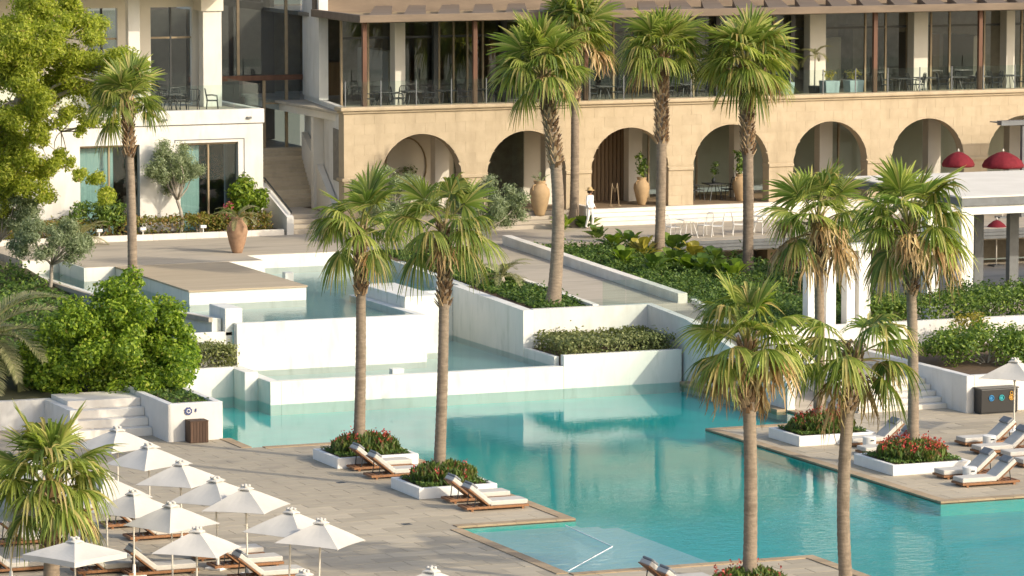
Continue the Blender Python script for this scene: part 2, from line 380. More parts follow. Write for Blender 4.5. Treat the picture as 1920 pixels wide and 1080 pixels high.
coping(dl, [(-4.1, -.36), (-4.1, -8.2)], side=-1)
coping(dl, [(-4.1, -8.2), (2.94, -8.2)], side=-1)
coping(dl, [(3.3, -8.2), (3.3, -20)], side=-1)
coping(dr, [(11, -1.04), (11, 14.94)], side=-1)
coping(dr, [(11, 15.3), (15.5, 15.3)], side=-1)
coping(dr, [(15.5, 15.7), (15.5, 18.2)], side=-1)
coping(dr, [(34, -1.4), (11, -1.4)], side=-1)

# ================================================================ stepped basins
wp = thing('cascade_basin', 'long white lower cascade basin wall rising from the turquoise pool', 'basin', (0, 26.7, 0)); wp.location = (0, 0, 0)
m = MB().box(-.1, 10.7, 26.7, 27.1, -1.6, .77); m.build('front_wall', 'pool_wall', wp, bevel=.02)
MB().box(-.5, -.1, 26.7, 31, -1.6, .77).build('side_wall', 'pool_wall', wp, bevel=.02)
MB().box(-1.0, -.5, 28.0, 29.9, -1.6, .98).build('corner_pier', 'pool_wall', wp, bevel=.02)
MB().box(-.1, 10.5, 27.1, 37.2, .0, .52).build('basin_floor', 'pale_tile', wp)
m = MB(); m.add([(-.1, 27.1, .735), (10.5, 27.1, .735), (10.5, 37.2, .735), (-.1, 37.2, .735)], [(0, 1, 2, 3)]); tag(m.build('water_sheet', 'basin_water', wp))
MB().box(4.3, 4.75, 27.25, 27.6, .25, .92).build('spout_block', 'pool_wall', wp, bevel=.02)

up = thing('upper_basin', 'tall white upper basin wall with infinity edge above the lower basin', 'basin')
MB().box(-.6, 6.7, 30.0, 30.35, .0, 2.47).build('front_wall', 'pool_wall', up, bevel=.02)
MB().box(6.35, 6.7, 30.36, 37.2, .0, 2.47).build('side_wall', 'pool_wall', up, bevel=.02)
MB().box(6.71, 10.5, 37.0, 37.35, .0, 2.47).build('back_wall', 'pool_wall', up, bevel=.02)
MB().box(6.72, 8.1, 32.3, 36.98, .2, 2.88).build('raised_block', 'pool_wall', up, bevel=.03)
poly = [(-.6, 30.36), (6.35, 30.36), (6.35, 37.36), (10.9, 37.36), (10.9, 47.7), (-1.5, 47.7), (-1.5, 49.0), (-3.15, 49.0), (-2.75, 38.5), (-.95, 30.9)]
MB().prism(poly, 1.6, 2.2).build('basin_floor', 'pale_tile', up)
m = MB(); m.add([(x, y, 2.45) for x, y in poly], [tuple(range(len(poly)))]); m.build('water_sheet', 'basin_water', up)
# left rim of the upper basin, a dark stone-topped low wall
MB().prism([(-3.45, 51.5), (-3.1, 51.5), (-2.7, 38.5), (-3.05, 38.5)], 0.5, 2.62).build('rim_wall', 'pool_wall', up); MB().prism([(-3.05, 38.49), (-2.7, 38.49), (-.95, 30.7), (-1.3, 30.7)], 0.5, 2.62).build('rim_wall', 'pool_wall', up)
MB().prism([(-3.6, 51.6), (-3.455, 51.6), (-3.055, 38.5), (-3.2, 38.5)], 2.5, 2.66).build('rim_cap', 'plaza_stone', up); MB().prism([(-3.2, 38.49), (-3.055, 38.49), (-1.305, 30.6), (-1.45, 30.6)], 2.5, 2.66).build('rim_cap', 'plaza_stone', up)
MB().box(-.9, -.25, 30.4, 32.2, 2.0, 2.98).build('corner_block', 'pool_wall', up, bevel=.02)
MB().box(-2.4, -.62, 30.4, 30.62, .6, 2.15).build('outer_wall', 'pool_wall', up, bevel=.02)
for x, y in ((2.6, 41.2), (7.6, 37.9)):
    MB().box(x + 2.6, x + 2.95, y, y + .35, 1.95, 2.95).build('spout', 'pool_wall', up, bevel=.02)
# stone platform standing in the upper basin
pf = thing('stone_platform', 'tan stone platform with white front edge standing in the upper basin', 'platform')
MB().box(-.3, 4.3, 36.3, 45.5, 1.95, 2.93).build('body', 'pool_wall', pf)
for k in range(23): MB().box(-.34, 4.34, 36.26 + k * .402, 36.26 + (k + 1) * .402 - .012, 2.934, 3.0).build('paving_slab', 'platform_stone', pf)
# left planter with shrub
lp = thing('shrub_planter', 'low white planter wall left of the lower basin', 'planter')
MB().box(-4.6, -1.0, 29.2, 29.5, -1.6, 1.02).build('front_wall', 'pool_wall', lp, bevel=.02)
MB().box(-4.6, -1.47, 29.5, 30.55, -.6, .93).build('soil', 'soil', lp)

# ================================================================ plaza, path, beds
pl = MB().prism([(-3.1, 49.0), (-1.5, 49.0), (-1.5, 45.6), (5.8, 45.6), (5.8, 47.6), (11.0, 47.6), (17.25, 47.6), (17.25, 47.6), (23.2, 46.4), (23.2, 53.2), (23.2, 56.5), (-3.1, 56.5)], 1.5, 3.0)
struct(pl.build('plaza', 'plaza_stone'))
struct(MB().box(-1.5, 4.3, 45.52, 45.59, 1.9, 2.985).box(-1.58, -1.51, 45.52, 48.92, 1.9, 2.985).box(-3.08, -1.59, 48.93, 48.99, 1.9, 2.985).box(4.32, 5.88, 45.52, 45.59, 1.9, 2.985).box(5.81, 11, 47.52, 47.59, 1.9, 2.985).build('plaza_edge', 'pool_wall'))
struct(MB().box(-40, -3.62, 47.6, 56.5, 1.5, 2.9).build('garden_terrace', 'garden_soil'))
def zs(Y): return 2.4 + .6 * (Y - 30) / 17.0
mb_ = MB().prism([(10.96, 30.31), (13.5, 30.31), (13.5, 47.45), (10.96, 47.45)], .2, [zs(30.3) - .06, zs(30.3) - .06, zs(47.5) - .03, zs(47.5) - .03])
struct(mb_.build('garden_bed', 'soil'))
struct(MB().prism([(13.5, 30.3), (16.9, 30.3), (16.9, 47.58), (13.5, 47.58)], .2, [zs(30.3), zs(30.3), 3.0, 3.0]).build('path', 'plaza_stone'))
kb = thing('path_kerb', 'pale stone kerb along the left of the sloping garden path', 'kerb')
kr = thing('path_kerb', 'broad pale kerb wall along the right of the sloping garden path', 'kerb')
for j in range(17):
    ya, yb = 30.32 + j * 1.015, 30.32 + (j + 1) * 1.015 - .01
    MB().prism([(13.42, ya), (13.66, ya), (13.66, yb), (13.42, yb)], 1.5, [zs(ya) + .1] * 2 + [zs(yb) + .1] * 2).build('kerb_stone', 'white_step', kb)
    MB().prism([(16.9, ya), (17.28, ya), (17.28, yb), (16.9, yb)], 1.5, [zs(ya) + .36] * 2 + [zs(yb) + .36] * 2).build('kerb_stone', 'white_step', kr)
bw = thing('bed_wall', 'white retaining wall holding the palm bed above the lower basin', 'wall')
MB().prism([(10.5, 30.0), (10.9, 30.0), (10.9, 37.0), (10.5, 37.0)], .0, [2.45, 2.45, 2.66, 2.66]).build('side_wall', 'pool_wall', bw)
MB().prism([(10.9, 37.0), (11.25, 37.0), (11.25, 47.5), (10.9, 47.5)], 1.5, [2.62, 2.62, 2.98, 2.98]).build('rim_wall', 'pool_wall', bw)
MB().box(10.9, 15.5, 30.0, 30.3, .0, 2.47).build('front_wall', 'plaster', bw)
hp = thing('hedge_planter', 'white pool-side planter wall under the clipped grey-green hedge', 'planter')
MB().box(10.71, 15.4, 26.72, 27.02, -1.6, 1.16).build('front_wall', 'pool_wall', hp, bevel=.02)
MB().box(10.5, 10.7, 27.12, 29.98, .0, 1.08).build('side_wall', 'pool_wall', hp, bevel=.02)
MB().box(10.71, 15.4, 27.02, 29.98, -.2, 1.04).build('soil', 'soil', hp)
rw = thing('ramp_wall', 'shaded white ramp wall sloping down along the right side of the pool', 'wall')
p = [(30.3, 2.47), (26.6, 2.27), (18.2, .95)]
m = MB(); V = []
for x in (15.5, 15.8): V += [(x, y, z) for y, z in p] + [(x, 18.2, -1.6), (x, 30.3, -1.6)]
m.add(V, [(0, 1, 2, 3, 4), (9, 8, 7, 6, 5)] + [((i + 1) % 5, i, 5 + i, 5 + (i + 1) % 5) for i in range(5)]); m.build('wall', 'plaster', rw)
m = MB()
for k in range(13): MB().box(15.12, 15.49, 18.25 + k * .62, 18.25 + (k + 1) * .62 - .012, -.3, .05).build('edge_stone', 'coping', rw)
struct(MB().prism([(15.8, 18.2), (17.4, 18.2), (17.4, 30.29), (15.8, 30.29)], -1.6, [0.0, 0.0, 2.4, 2.4]).build('ramp', 'plaza_stone'))
MB().prism([(17.4, 18.2), (17.6, 18.2), (17.6, 30.29), (17.4, 30.29)], -1.6, [1.0, 1.0, 2.55, 2.55]).build('side_wall', 'plaster', rw)
gb = thing('glass_balustrade', 'frameless greenish glass balustrade along the ramp wall top', 'balustrade')
for k in range(6):
    ya, yb = 30.2 - 1.25 * k, 30.2 - 1.25 * (k + 1) + .03
    def zt(y): return float(np.interp(y, [18.2, 26.6, 30.3], [.95, 2.27, 2.47]))
    MB().prism([(15.64, yb), (15.66, yb), (15.66, ya), (15.64, ya)], [zt(yb), zt(yb), zt(ya), zt(ya)], [zt(yb) + .95, zt(yb) + .95, zt(ya) + .95, zt(ya) + .95]).build('panel', 'balustrade_glass', gb)
for k in range(2): MB().box(13.75 + .95 * k, 14.67 + .95 * k, 30.14, 30.16, 2.47, 3.4).build('panel', 'balustrade_glass', gb)
def zbed(X, Y): return min(3.0, 2.1 + .9 * (Y - 24) / 22.0) - .08 * max(0, X - 20)
bed = MB(); xs = [17.6, 20, 22, 23.2]; ys = [24.3, 30, 36, 42, 46.3]
for i in range(3):
    for j in range(4):
        a, b, c, d = (xs[i], ys[j]), (xs[i + 1], ys[j]), (xs[i + 1], ys[j + 1]), (xs[i], ys[j + 1])
        bed.prism([a, b, c, d], .1, [zbed(*q) - .08 for q in (a, b, c, d)])
struct(bed.build('palm_bed', 'soil'))
struct(MB().prism([(23.2, 26), (26.5, 30), (26.5, 45.4), (23.2, 46.3)], .1, [1.8, 1.75, 2.2, 2.6]).build('lower_bed', 'soil'))
# ---- right side: steps, landing, retaining walls, lower terrace
st = thing('pool_steps', 'white steps climbing from the right pool terrace beside the black bin', 'stairs')
for k in range(5): MB().box(17.5, 20.94, 16.7 + .4 * k, 19.2, .17 * k - (.1 if k == 0 else 0), .17 * (k + 1) - .004).build('step', 'white_step', st, bevel=.012)
struct(MB().box(17.61, 20.95, 19.2, 24.0, -.5, .85).build('landing', 'plaza_stone'))
rwall = thing('retaining_wall', 'long white retaining wall below the leafy hedge on the right', 'wall')
MB().box(17.61, 34, 24.0, 24.3, -.5, 2.12).build('wall', 'plaster', rwall)
for k, (x0, x1) in enumerate(((18.2, 19.9), (18.5, 19.9))): MB().box(x0, x1, 23.3 + .35 * k, 23.99, .86 + .16 * k, 1.02 + .16 * k).build('step', 'white_step', rwall)
pb = thing('corner_planter', 'big white raised planter behind the black recycling bin', 'planter')
MB().box(20.95, 21.25, 15.3, 23.99, -1.5, 1.29).build('side_wall', 'plaster', pb, bevel=.02)
MB().box(21.25, 34, 15.3, 15.6, -1.5, 1.29).build('front_wall', 'plaster', pb, bevel=.02)
MB().box(21.25, 34, 15.6, 23.99, -1.5, 1.18).build('soil', 'soil', pb)
struct(MB().box(26.5, 60, 24.3, 49.0, .2, 1.3).build('lower_terrace', 'plaza_stone'))
# ---- left side: bin planter, steps, wall, garden terrain
bp_ = thing('sign_planter', 'white planter block with a round blue sign beside the pool', 'planter')
MB().box(-6.65, -4.75, 19.3, 19.55, -1.6, 1.26).build('front_wall', 'plaster', bp_, bevel=.02)
MB().box(-6.65, -6.4, 19.55, 28.8, -1.6, 1.26).build('side_wall', 'plaster', bp_, bevel=.02)
MB().box(-5.0, -4.75, 19.55, 28.8, -1.6, 1.26).build('side_wall', 'plaster', bp_, bevel=.02)
MB().box(-6.4, -5.0, 19.55, 28.8, -1.6, 1.16).build('soil', 'soil', bp_)
ls = thing('garden_steps', 'short white steps rising into the garden left of the sign planter', 'stairs')
for k in range(4): MB().box(-9.2, -6.66, 21.0 + .42 * k, 24.2, .28 * k - (.1 if k == 0 else 0), .28 * (k + 1) - .004).build('step', 'white_step', ls, bevel=.012)
lw = thing('garden_wall', 'low white wall behind the fan palm at the far left', 'wall')
MB().box(-30, -9.2, 24.0, 24.3, -.2, .98).build('wall', 'plaster', lw, bevel=.02)
MB().box(-9.5, -9.21, 21.0, 23.99, -.2, .98).build('end_wall', 'plaster', lw, bevel=.02)
gt = MB(); xs = [-45, -20, -9.2, -6.66, -4.6, -3.3]; ys = [24.3, 29.5, 34, 40, 47.6]; zz = [1.0, 1.15, 1.7, 2.3, 2.85]
for i in range(5):
    for j in range(4):
        x0, x1 = xs[i], xs[i + 1]
        if i >= 3 and j == 0: continue
        gt.prism([(x0, ys[j]), (x1, ys[j]), (x1, ys[j + 1]), (x0, ys[j + 1])], -1.6, [zz[j], zz[j], zz[j + 1], zz[j + 1]])
gt.prism([(-3.3, 30.6), (-1.47, 30.6), (-3.3, 47.6)], -1, [1.1, 1.1, 2.5])
struct(gt.build('garden', 'garden_soil'))
def zgarden(X, Y): return float(np.interp(Y, ys, zz))
# ================================================================ arcade building
F0, FU, TOPZ = 3.65, 7.95, 8.32
ab = thing('arcade_building', 'sandstone arcade of round arches with a glazed restaurant floor above', 'building')
X0, X1 = 12.5, 52.3; YF = 54.4; AC = [16.0 + 4.84 * i for i in range(8)]; AR, SPR = 1.83, 5.28
out = [(X0, F0)]
for c in AC[:-1] + [AC[-1]]:
    out += [(c - AR, F0)] + [(c - AR * math.cos(t), SPR + AR * math.sin(t)) for t in np.linspace(0, math.pi, 21)] + [(c + AR, F0)]
out += [(X1, F0), (X1, 8.04), (X0, 8.04)]
MB().slab_xz(out, YF, YF + .62).build('wall', 'sandstone_joint', ab)
# coursed sandstone blocks, proud of the core wall, cut to the arches
ch, bl = .437, .92; blocks = []
def archz(x):
    z = F0
    for c in AC:
        if abs(x - c) < AR: z = max(z, SPR + math.sqrt(max(0, AR ** 2 - (x - c) ** 2)))
    return z
for j in range(10):
    z0, z1 = F0 + ch * j + .004, F0 + ch * (j + 1) - .004; x = X0 - (bl / 2 if j % 2 else 0)
    while x < X1:
        xa, xb = max(x, X0) + .004, min(x + bl, X1) - .004; x += bl
        if xb - xa < .08: continue
        cuts = sorted(set([xa, xb] + [q for c in AC for q in (c - AR, c + AR) if xa < q < xb] + [q for q in np.linspace(xa, xb, 9)]))
        segs = []
        for a, b in zip(cuts[:-1], cuts[1:]):
            mid = (a + b) / 2
            if z1 > SPR: lo_a, lo_b = max(z0, archz(a + 1e-6 if archz(mid) > F0 else a)), max(z0, archz(b - 1e-6 if archz(mid) > F0 else b))
            else: lo_a = lo_b = (z1 if archz(mid) > F0 else z0)
            if archz(mid) <= F0: lo_a = lo_b = z0
            lo_a, lo_b = min(lo_a, z1), min(lo_b, z1)
            if z1 - max(lo_a, lo_b) > .01 or (z1 - min(lo_a, lo_b)) > .02: segs.append((a, b, lo_a, lo_b))
        if not segs: continue
        mm = MB(); pr_ = .008
        if len(segs) == len(cuts) - 1 and all(s_[2] == z0 and s_[3] == z0 for s_ in segs): mm.box(xa, xb, YF - pr_, YF, z0, z1)
        else:
            for a, b, la, lb in segs:
                mm.hexa([(a, YF - pr_, la), (b, YF - pr_, lb), (b, YF, lb), (a, YF, la), (a, YF - pr_, z1), (b, YF - pr_, z1), (b, YF, z1), (a, YF, z1)])
        blocks.append((mm, (xa + xb) / 2))
rest = MB()
for k, (mm, xc) in enumerate(sorted(blocks, key=lambda t: t[1])):
    if k < 300: mm.build('stone_block', 'sandstone', ab)
    else: rest.add(mm.v, mm.f)
if rest.v: stuff(rest.build('stone_courses', 'sandstone', ab))
for i, c in enumerate(AC[:-1]):
    MB().box(c + AR - .02, AC[i + 1] - AR + .02, YF - .07, YF + .66, SPR - .1, SPR + .04).build('capital', 'sandstone', ab, bevel=.02)
MB().box(X0 - .1, AC[0] - AR + .02, YF - .07, YF + .66, SPR - .1, SPR + .04).build('capital', 'sandstone', ab, bevel=.02)
MB().box(X0 - .08, X1, YF - .09, YF + .64, 8.045, 8.15).build('cornice', 'sandstone', ab, bevel=.03)
MB().box(X0 - .2, X1, YF - .2, YF + .66, 8.155, TOPZ).build('cornice', 'sandstone', ab, bevel=.04)
# arcade interior
MB().box(X0, 56, YF - .02, 60, 3.0, F0 - .003).build('floor', 'brown_floor', ab)
MB().box(X0 + .3, 56, YF + .63, 68, 7.62, FU - .003).build('ceiling', 'cream_wall', ab)
MB().box(X0 + .3, 25.6, 59.0, 59.3, F0, 7.6).build('back_wall', 'cream_wall', ab)
MB().box(25.6, 56, 62, 62.3, F0, 7.6).build('back_wall', 'cream_wall', ab)
MB().box(19.3, 22.6, 58.9, 58.98, F0 + .1, 6.9).build('window_pane', 'shop_glass', ab); MB().box(19.3, 22.6, 58.985, 58.998, F0 + .1, 6.9).build('window_backing', 'room_dark', ab)
for k in range(16): MB().box(24.4 + k * .19, 24.55 + k * .19, 57.6, 57.75, F0, 7.4).build('timber_slat', 'room_wood', ab)
MB().box(24.3, 27.5, 57.76, 57.9, F0, 7.5).build('timber_screen', 'room_wood', ab)
for px in (826, 1032, 1188, 1385, 1545, 1748, 1900):
    c = GY(px, 57.2, 5.0)[0]; MB().box(c - .32, c + .32, 57.0, 57.55, F0, 7.62).build('column', 'cream_wall', ab)
for k in range(9):
    c = 28.3 + k * 2.35; MB().box(c, c + 2.27, 58.2, 58.24, F0 + .05, 7.5).build('window_pane', 'shop_glass', ab); MB().box(c - .05, c, 58.15, 58.3, F0, 7.6).build('mullion', 'bronze_frame', ab)
pts = [(17.05 + .95 * math.cos(t), 58.95, 5.35 + 1.25 * math.sin(t)) for t in np.linspace(0, 2 * math.pi, 28)]
MB().tube(pts, .035, 6, cap=False).build('wall_ring', 'bronze_frame', ab)
P, Nn = clump_points([(16.8, 58.8, 5.0), (17.2, 58.75, 5.15)], [.4, .35], 500); put('wall_wreath', leaf_mesh('wall_wreath', P, Nn, .16), 'olive_leaf', ab)
# white steps in front of the arcade
asx = thing('arcade_steps', 'broad white steps along the foot of the sandstone arcade', 'stairs')
for k in range(4):
    z1 = 3.0 + .1625 * (k + 1) - .004
    MB().box(23.25, 50, 53.2 + .3 * k, YF - .03, 3.0 + .1625 * k + (.001 if k else -.2), z1).build('step', 'white_step', asx, bevel=.012)
MB().box(23.0, 23.24, 53.0, YF - .03, 2.9, 3.9).build('end_block', 'white_step', asx, bevel=.02)
asl = thing('side_steps', 'worn grey steps at the left end of the arcade beside the urn', 'stairs')
for k in range(4): MB().box(18.6, 22.98, 53.2 + .3 * k, YF - .03, 3.0 + .1625 * k + (.001 if k else -.2), 3.0 + .1625 * (k + 1) - .004).build('step', 'plaza_stone', asl, bevel=.012)
struct(MB().box(12.5, 18.58, 53.9, YF - .03, 2.9, F0 - .01).build('plinth', 'plaza_stone'))
struct(MB().box(23.2, 60, 46.0, 53.2, 2.5, 2.998).build('cafe_terrace', 'plaza_stone'))
fs = thing('terrace_edge', 'dark grey slatted edge under the cafe terrace behind the palms', 'terrace edge')
for k in range(3): MB().box(22.6, 60, 45.9 - .03 * (k % 2), 45.99, 2.56 + .145 * k, 2.56 + .145 * k + .13).build('slat', 'grey_metal', fs)
us = thing('undercroft', 'shaded room with a tan wall beneath the cafe terrace edge', 'room')
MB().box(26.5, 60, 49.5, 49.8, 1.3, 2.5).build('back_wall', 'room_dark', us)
a = GY(1437, 48.5, 2)[0]; b = GY(1480, 48.5, 2)[0]; MB().box(a, b, 48.4, 49.4, 1.3, 2.5).build('tan_wall', 'sandstone', us)
for px in (1500, 1530): c = GY(px, 48, 2)[0]; MB().box(c - .1, c + .1, 48, 48.2, 1.3, 2.5).build('post', 'grey_metal', us)
# upper storey
MB().box(X0 + .1, 60, YF + .67, 70, FU, FU + .12).build('upper_floor', 'plaza_stone', ab)
YG = 58.4
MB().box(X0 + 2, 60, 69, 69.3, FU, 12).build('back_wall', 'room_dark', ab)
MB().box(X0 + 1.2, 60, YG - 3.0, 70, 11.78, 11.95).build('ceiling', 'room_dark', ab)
px_l = [640, 690, 757, 823, 850, 876, 905, 985, 1060, 1150, 1225, 1300, 1375, 1450, 1545, 1622, 1660, 1700, 1745, 1780, 1845, 1880, 1915, 1960, 2010]
XS = [GY(p_, YG, 10)[0] for p_ in px_l]
for a, b in zip(XS[:-1], XS[1:]):
    MB().box(a + .04, b - .04, YG, YG + .03, FU + .15, 11.75).build('window_pane', 'window_glass', ab)
    MB().box(a - .04, a + .04, YG - .05, YG + .08, FU + .12, 11.77).build('mullion', 'bronze_frame', ab)
MB().box(XS[0], 60, YG - .04, YG + .07, 10.95, 11.05).build('transom', 'dark_metal', ab)
for px, w in ((745, .24), (1527, .4), (1720, .36), (1888, .22)):
    c = GY(px, YG - .4, 10)[0]; MB().box(c - w, c + w, YG - .75, YG - .12, FU + .12, 11.77).build('column', 'cream_wall', ab, bevel=.02)
for px in (816, 945, 1345, 1485): c = GY(px, YG - .3, 10)[0]; MB().box(c - .1, c + .1, YG - .4, YG - .15, FU + .12, 11.77).build('post', 'dark_metal', ab)
# dim furniture shapes and panels inside
for k in range(14):
    c = 15.5 + k * 2.5 + rng.uniform(-.5, .5); w = rng.uniform(.4, 1.0); MB().box(c, c + w, 63 + rng.uniform(0, 4), 68, FU + .12, FU + rng.uniform(1.2, 3.2)).build('interior_panel', ['room_wood', 'cream_wall', 'room_dark'][k % 3], ab)
# pergola roof over the terrace
YP = 53.95
for px in (683, 890, 1098, 1250, 1435, 1640, 1837, 2030):
    c = GY(px, YF + .3, 10)[0]; MB().box(c - .09, c + .09, YF + .2, YF + .38, TOPZ, 11.88).build('post', 'dark_wood', ab)
xl = GY(683, YP, 12)[0]
MB().box(xl - .2, 60, YP, YP + .22, 11.88, 12.2).build('fascia', 'pergola_wood', ab, bevel=.02)
MB().box(xl - .2, xl, YP + .22, 60, 11.88, 12.2).build('fascia', 'pergola_wood', ab, bevel=.02)
MB().box(xl, 60, YP + .3, 60, 11.96, 12.02).build('roof_cloth', 'roof_cloth', ab)
for k in range(24):
    c = xl + .3 + k * 1.55; MB().hexa([(c, YP + .23, 12.03), (c + 1.0, YP + .23, 12.03), (c + 2.9, 59, 12.03), (c + 2.1, 59, 12.03), (c, YP + .23, 12.2), (c + 1.0, YP + .23, 12.2), (c + 2.9, 59, 12.34), (c + 2.1, 59, 12.34)]).build('roof_board', 'pergola_wood', ab)
MB().box(xl, 60, 60, 60.4, 11.9, 14.5).build('upper_wall', 'pergola_wood', ab)
# glass balustrade along the parapet
k = 0; x = X0 + .1
while x < 50:
    MB().box(x + .015, x + 1.585, YF + .06, YF + .075, TOPZ + .03, TOPZ + 1.06).build('balustrade_panel', 'balustrade_glass', ab)
    MB().box(x - .02, x + .02, YF + .05, YF + .09, TOPZ, TOPZ + 1.08).build('balustrade_post', 'grey_metal', ab)
    x += 1.6
# ================================================================ white hotel wing with the stairs
hw = thing('hotel_wing', 'white hotel wing with terrace, tall windows and bronze entrance door', 'building')
# angled wall between stairs and arcade
MB().prism([(12.5, 54.45), (12.75, 54.45), (14.3, 63.6), (14.05, 63.6)], 3.0, 8.28).build('angled_wall', 'plaster', hw)
wy = 59.6; wx = 12.5 + (wy - 54.45) * 1.55 / 9.15
MB().prism([(wx, wy), (wx + .42, wy), (14.3, 63.6), (14.05, 63.6)], 8.285, 15).build('pier', 'plaster', hw)
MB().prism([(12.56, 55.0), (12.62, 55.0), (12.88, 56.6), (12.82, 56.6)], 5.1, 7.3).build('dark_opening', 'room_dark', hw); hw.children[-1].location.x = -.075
# entrance glazing
YD, ZD = 63.4, 5.98
l0, l1, l2, l3, l4 = [GY(p_, YD, 8)[0] for p_ in (415, 447, 495, 537, 566)]
for a, b, z0, z1 in ((l0 - 1.5, l1, 9.2, 14.5), (l1, l3, 9.2, 14.5), (l3, l4, 9.2, 14.5), (l2, l3, ZD + .05, 8.95), (l3, l4 - .05, ZD + .05, 8.95)):
    MB().box(a + .05, b - .05, YD, YD + .03, z0, z1).build('window_pane', 'window_glass', hw)
for c, z0, z1 in ((l1, 9.2, 14.5), (l3, 9.2, 14.5), (l3, ZD, 8.95), (l2, ZD, 8.95)): MB().box(c - .06, c + .06, YD - .05, YD + .08, z0, z1).build('mullion', 'bronze_frame', hw)
MB().box(l0 - 1.5, l4, YD - .15, YD + .1, 8.96, 9.18).build('door_head', 'dark_wood', hw)
MB().box(l2 + .07, l4, YD - .04, YD + .07, 7.9, 7.97).build('door_rail', 'bronze_frame', hw)
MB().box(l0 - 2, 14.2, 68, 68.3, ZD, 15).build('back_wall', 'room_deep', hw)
MB().box(l2 - .6, 14.0, YD + .1, 68, ZD - .3, ZD).build('lobby_floor', 'brown_floor', hw)
# the front block
YB = 56.5; XB = GY(493, YB, 7)[0]
wl = [GY(p_, YB, 6)[0] for p_ in (150, 262, 338, 447)]
outl = [(-14, 2.6), (wl[0], 2.6), (wl[0], 6.85), (wl[1], 6.85), (wl[1], 2.6), (wl[2], 2.6), (wl[2], 6.85), (wl[3], 6.85), (wl[3], 2.6), (XB, 2.6), (XB, 7.62), (-14, 7.62)]
MB().slab_xz(outl, YB, YB + .35).build('wall', 'plaster', hw)
MB().box(-14, XB + .05, YB - .06, YB + .4, 7.625, 8.22).build('parapet', 'plaster', hw, bevel=.02)
MB().box(XB - .3, XB, YB + .36, 63.3, 2.6, 7.62).build('side_wall', 'plaster', hw)
MB().box(XB - .3, XB + .05, YB + .41, 63.3, 7.625, 8.22).build('side_parapet', 'plaster', hw)
MB().box(-14, XB - .32, YB + .42, 63.3, 7.4, 8.1).build('terrace_floor', 'plaza_stone', hw)
for a, b in ((wl[0], wl[1]), (wl[2], wl[3])):
    for i in range(2):
        x0, x1 = a + (b - a) * i / 2, a + (b - a) * (i + 1) / 2
        MB().box(x0 + .05, x1 - .05, YB + .22, YB + .24, 3.1, 6.75).build('window_pane', 'shop_glass', hw)
        MB().box(x0 - .02 + (.03 if i == 0 else 0), x0 + .05, YB + .17, YB + .3, 3.0, 6.84).build('mullion', 'bronze_frame', hw)
    MB().box(a + .01, b - .01, YB + .16, YB + .31, 6.76, 6.84).build('window_head', 'bronze_frame', hw)
MB().box(wl[0] + .1, wl[0] + 1.6, YB + .55, YB + .6, 2.9, 6.7).build('curtain', 'curtain', hw)
MB().box(wl[2] + .1, wl[2] + 1.0, YB + .55, YB + .6, 2.9, 6.7).build('curtain', 'curtain', hw)
MB().box(-14, XB - .4, 60.5, 60.7, 2.6, 7.4).build('room_wall', 'room_deep', hw)
MB().slab_xz([(wl[2] - .25, 6.86), (wl[2] - .25, 7.0), (wl[3] + .28, 7.0), (wl[3] + .28, 3), (wl[3] + .24, 3), (wl[3] + .24, 6.96), (wl[2] - .21, 6.96), (wl[2] - .21, 6.86)], YB - .012, YB + .0).build('render_joint', 'grey_metal', hw)
MB().box(-14, XB, YB - .008, YB, 7.585, 7.615).build('render_joint', 'grey_metal', hw)
for px in (309, 467):
    c = GY(px, YB - .1, 8)[0]; MB().box(c - .1, c + .1, YB - .16, YB - .065, 7.82, 7.9).build('wall_lamp', 'grey_metal', hw)
# upper set-back facade
YU = 61.0
ux = [GY(p_, YU, 10)[0] for p_ in (165, 221, 283, 361, 378)]
outl = [(-14, 8.1), (ux[0], 8.1), (ux[0], 12.35), (ux[1], 12.35), (ux[1], 8.1), (ux[2], 8.1), (ux[2], 12.35), (ux[3], 12.35), (ux[3], 8.1), (ux[4] + .2, 8.1), (ux[4] + .2, 15), (-14, 15)]
MB().slab_xz(outl, YU, YU + .3).build('upper_wall', 'cream_wall', hw)
for a, b in ((ux[0], ux[1]), (ux[2], ux[3])):
    for i in range(2):
        x0, x1 = a + (b - a) * i / 2, a + (b - a) * (i + 1) / 2
        MB().box(x0 + .04, x1 - .04, YU + .18, YU + .2, 8.2, 12.25).build('window_pane', 'window_glass', hw)
    MB().box((a + b) / 2 - .04, (a + b) / 2 + .04, YU + .14, YU + .26, 8.1, 12.34).build('mullion', 'dark_metal', hw)
    MB().box(a + .01, b - .01, YU + .15, YU + .25, 11.0, 11.08).build('transom', 'bronze_frame', hw)
c0, c1 = GY(241, 58.6, 10)[0], GY(263, 58.6, 10)[0]; MB().box(c0, c1, 58.6, 59.0, 8.1, 15).build('column', 'plaster', hw, bevel=.02)
c0, c1 = GY(381, 60, 10)[0], GY(416, 60, 10)[0]; MB().box(c0, c1, 60, 60.6, 8.1, 12.2).build('column', 'plaster', hw, bevel=.02)
MB().box(c0 - .1, c1 + .05, 59.9, 63.3, 12.205, 15).build('beam', 'cream_wall', hw)
MB().box(-14, c1 + .3, 55.9, 60.95, 13.15, 13.5).build('roof_overhang', 'cream_wall', hw)
x = -6.0
while x < XB - .3:
    MB().box(x + .02, min(x + 1.58, XB - .05), YB + .12, YB + .135, 8.24, 9.25).build('balustrade_panel', 'balustrade_glass', hw); x += 1.6
for k in range(4): MB().box(XB - .14, XB - .125, YB + .2 + 1.6 * k, YB + 1.77 + 1.6 * k, 8.24, 9.25).build('balustrade_panel', 'balustrade_glass', hw)
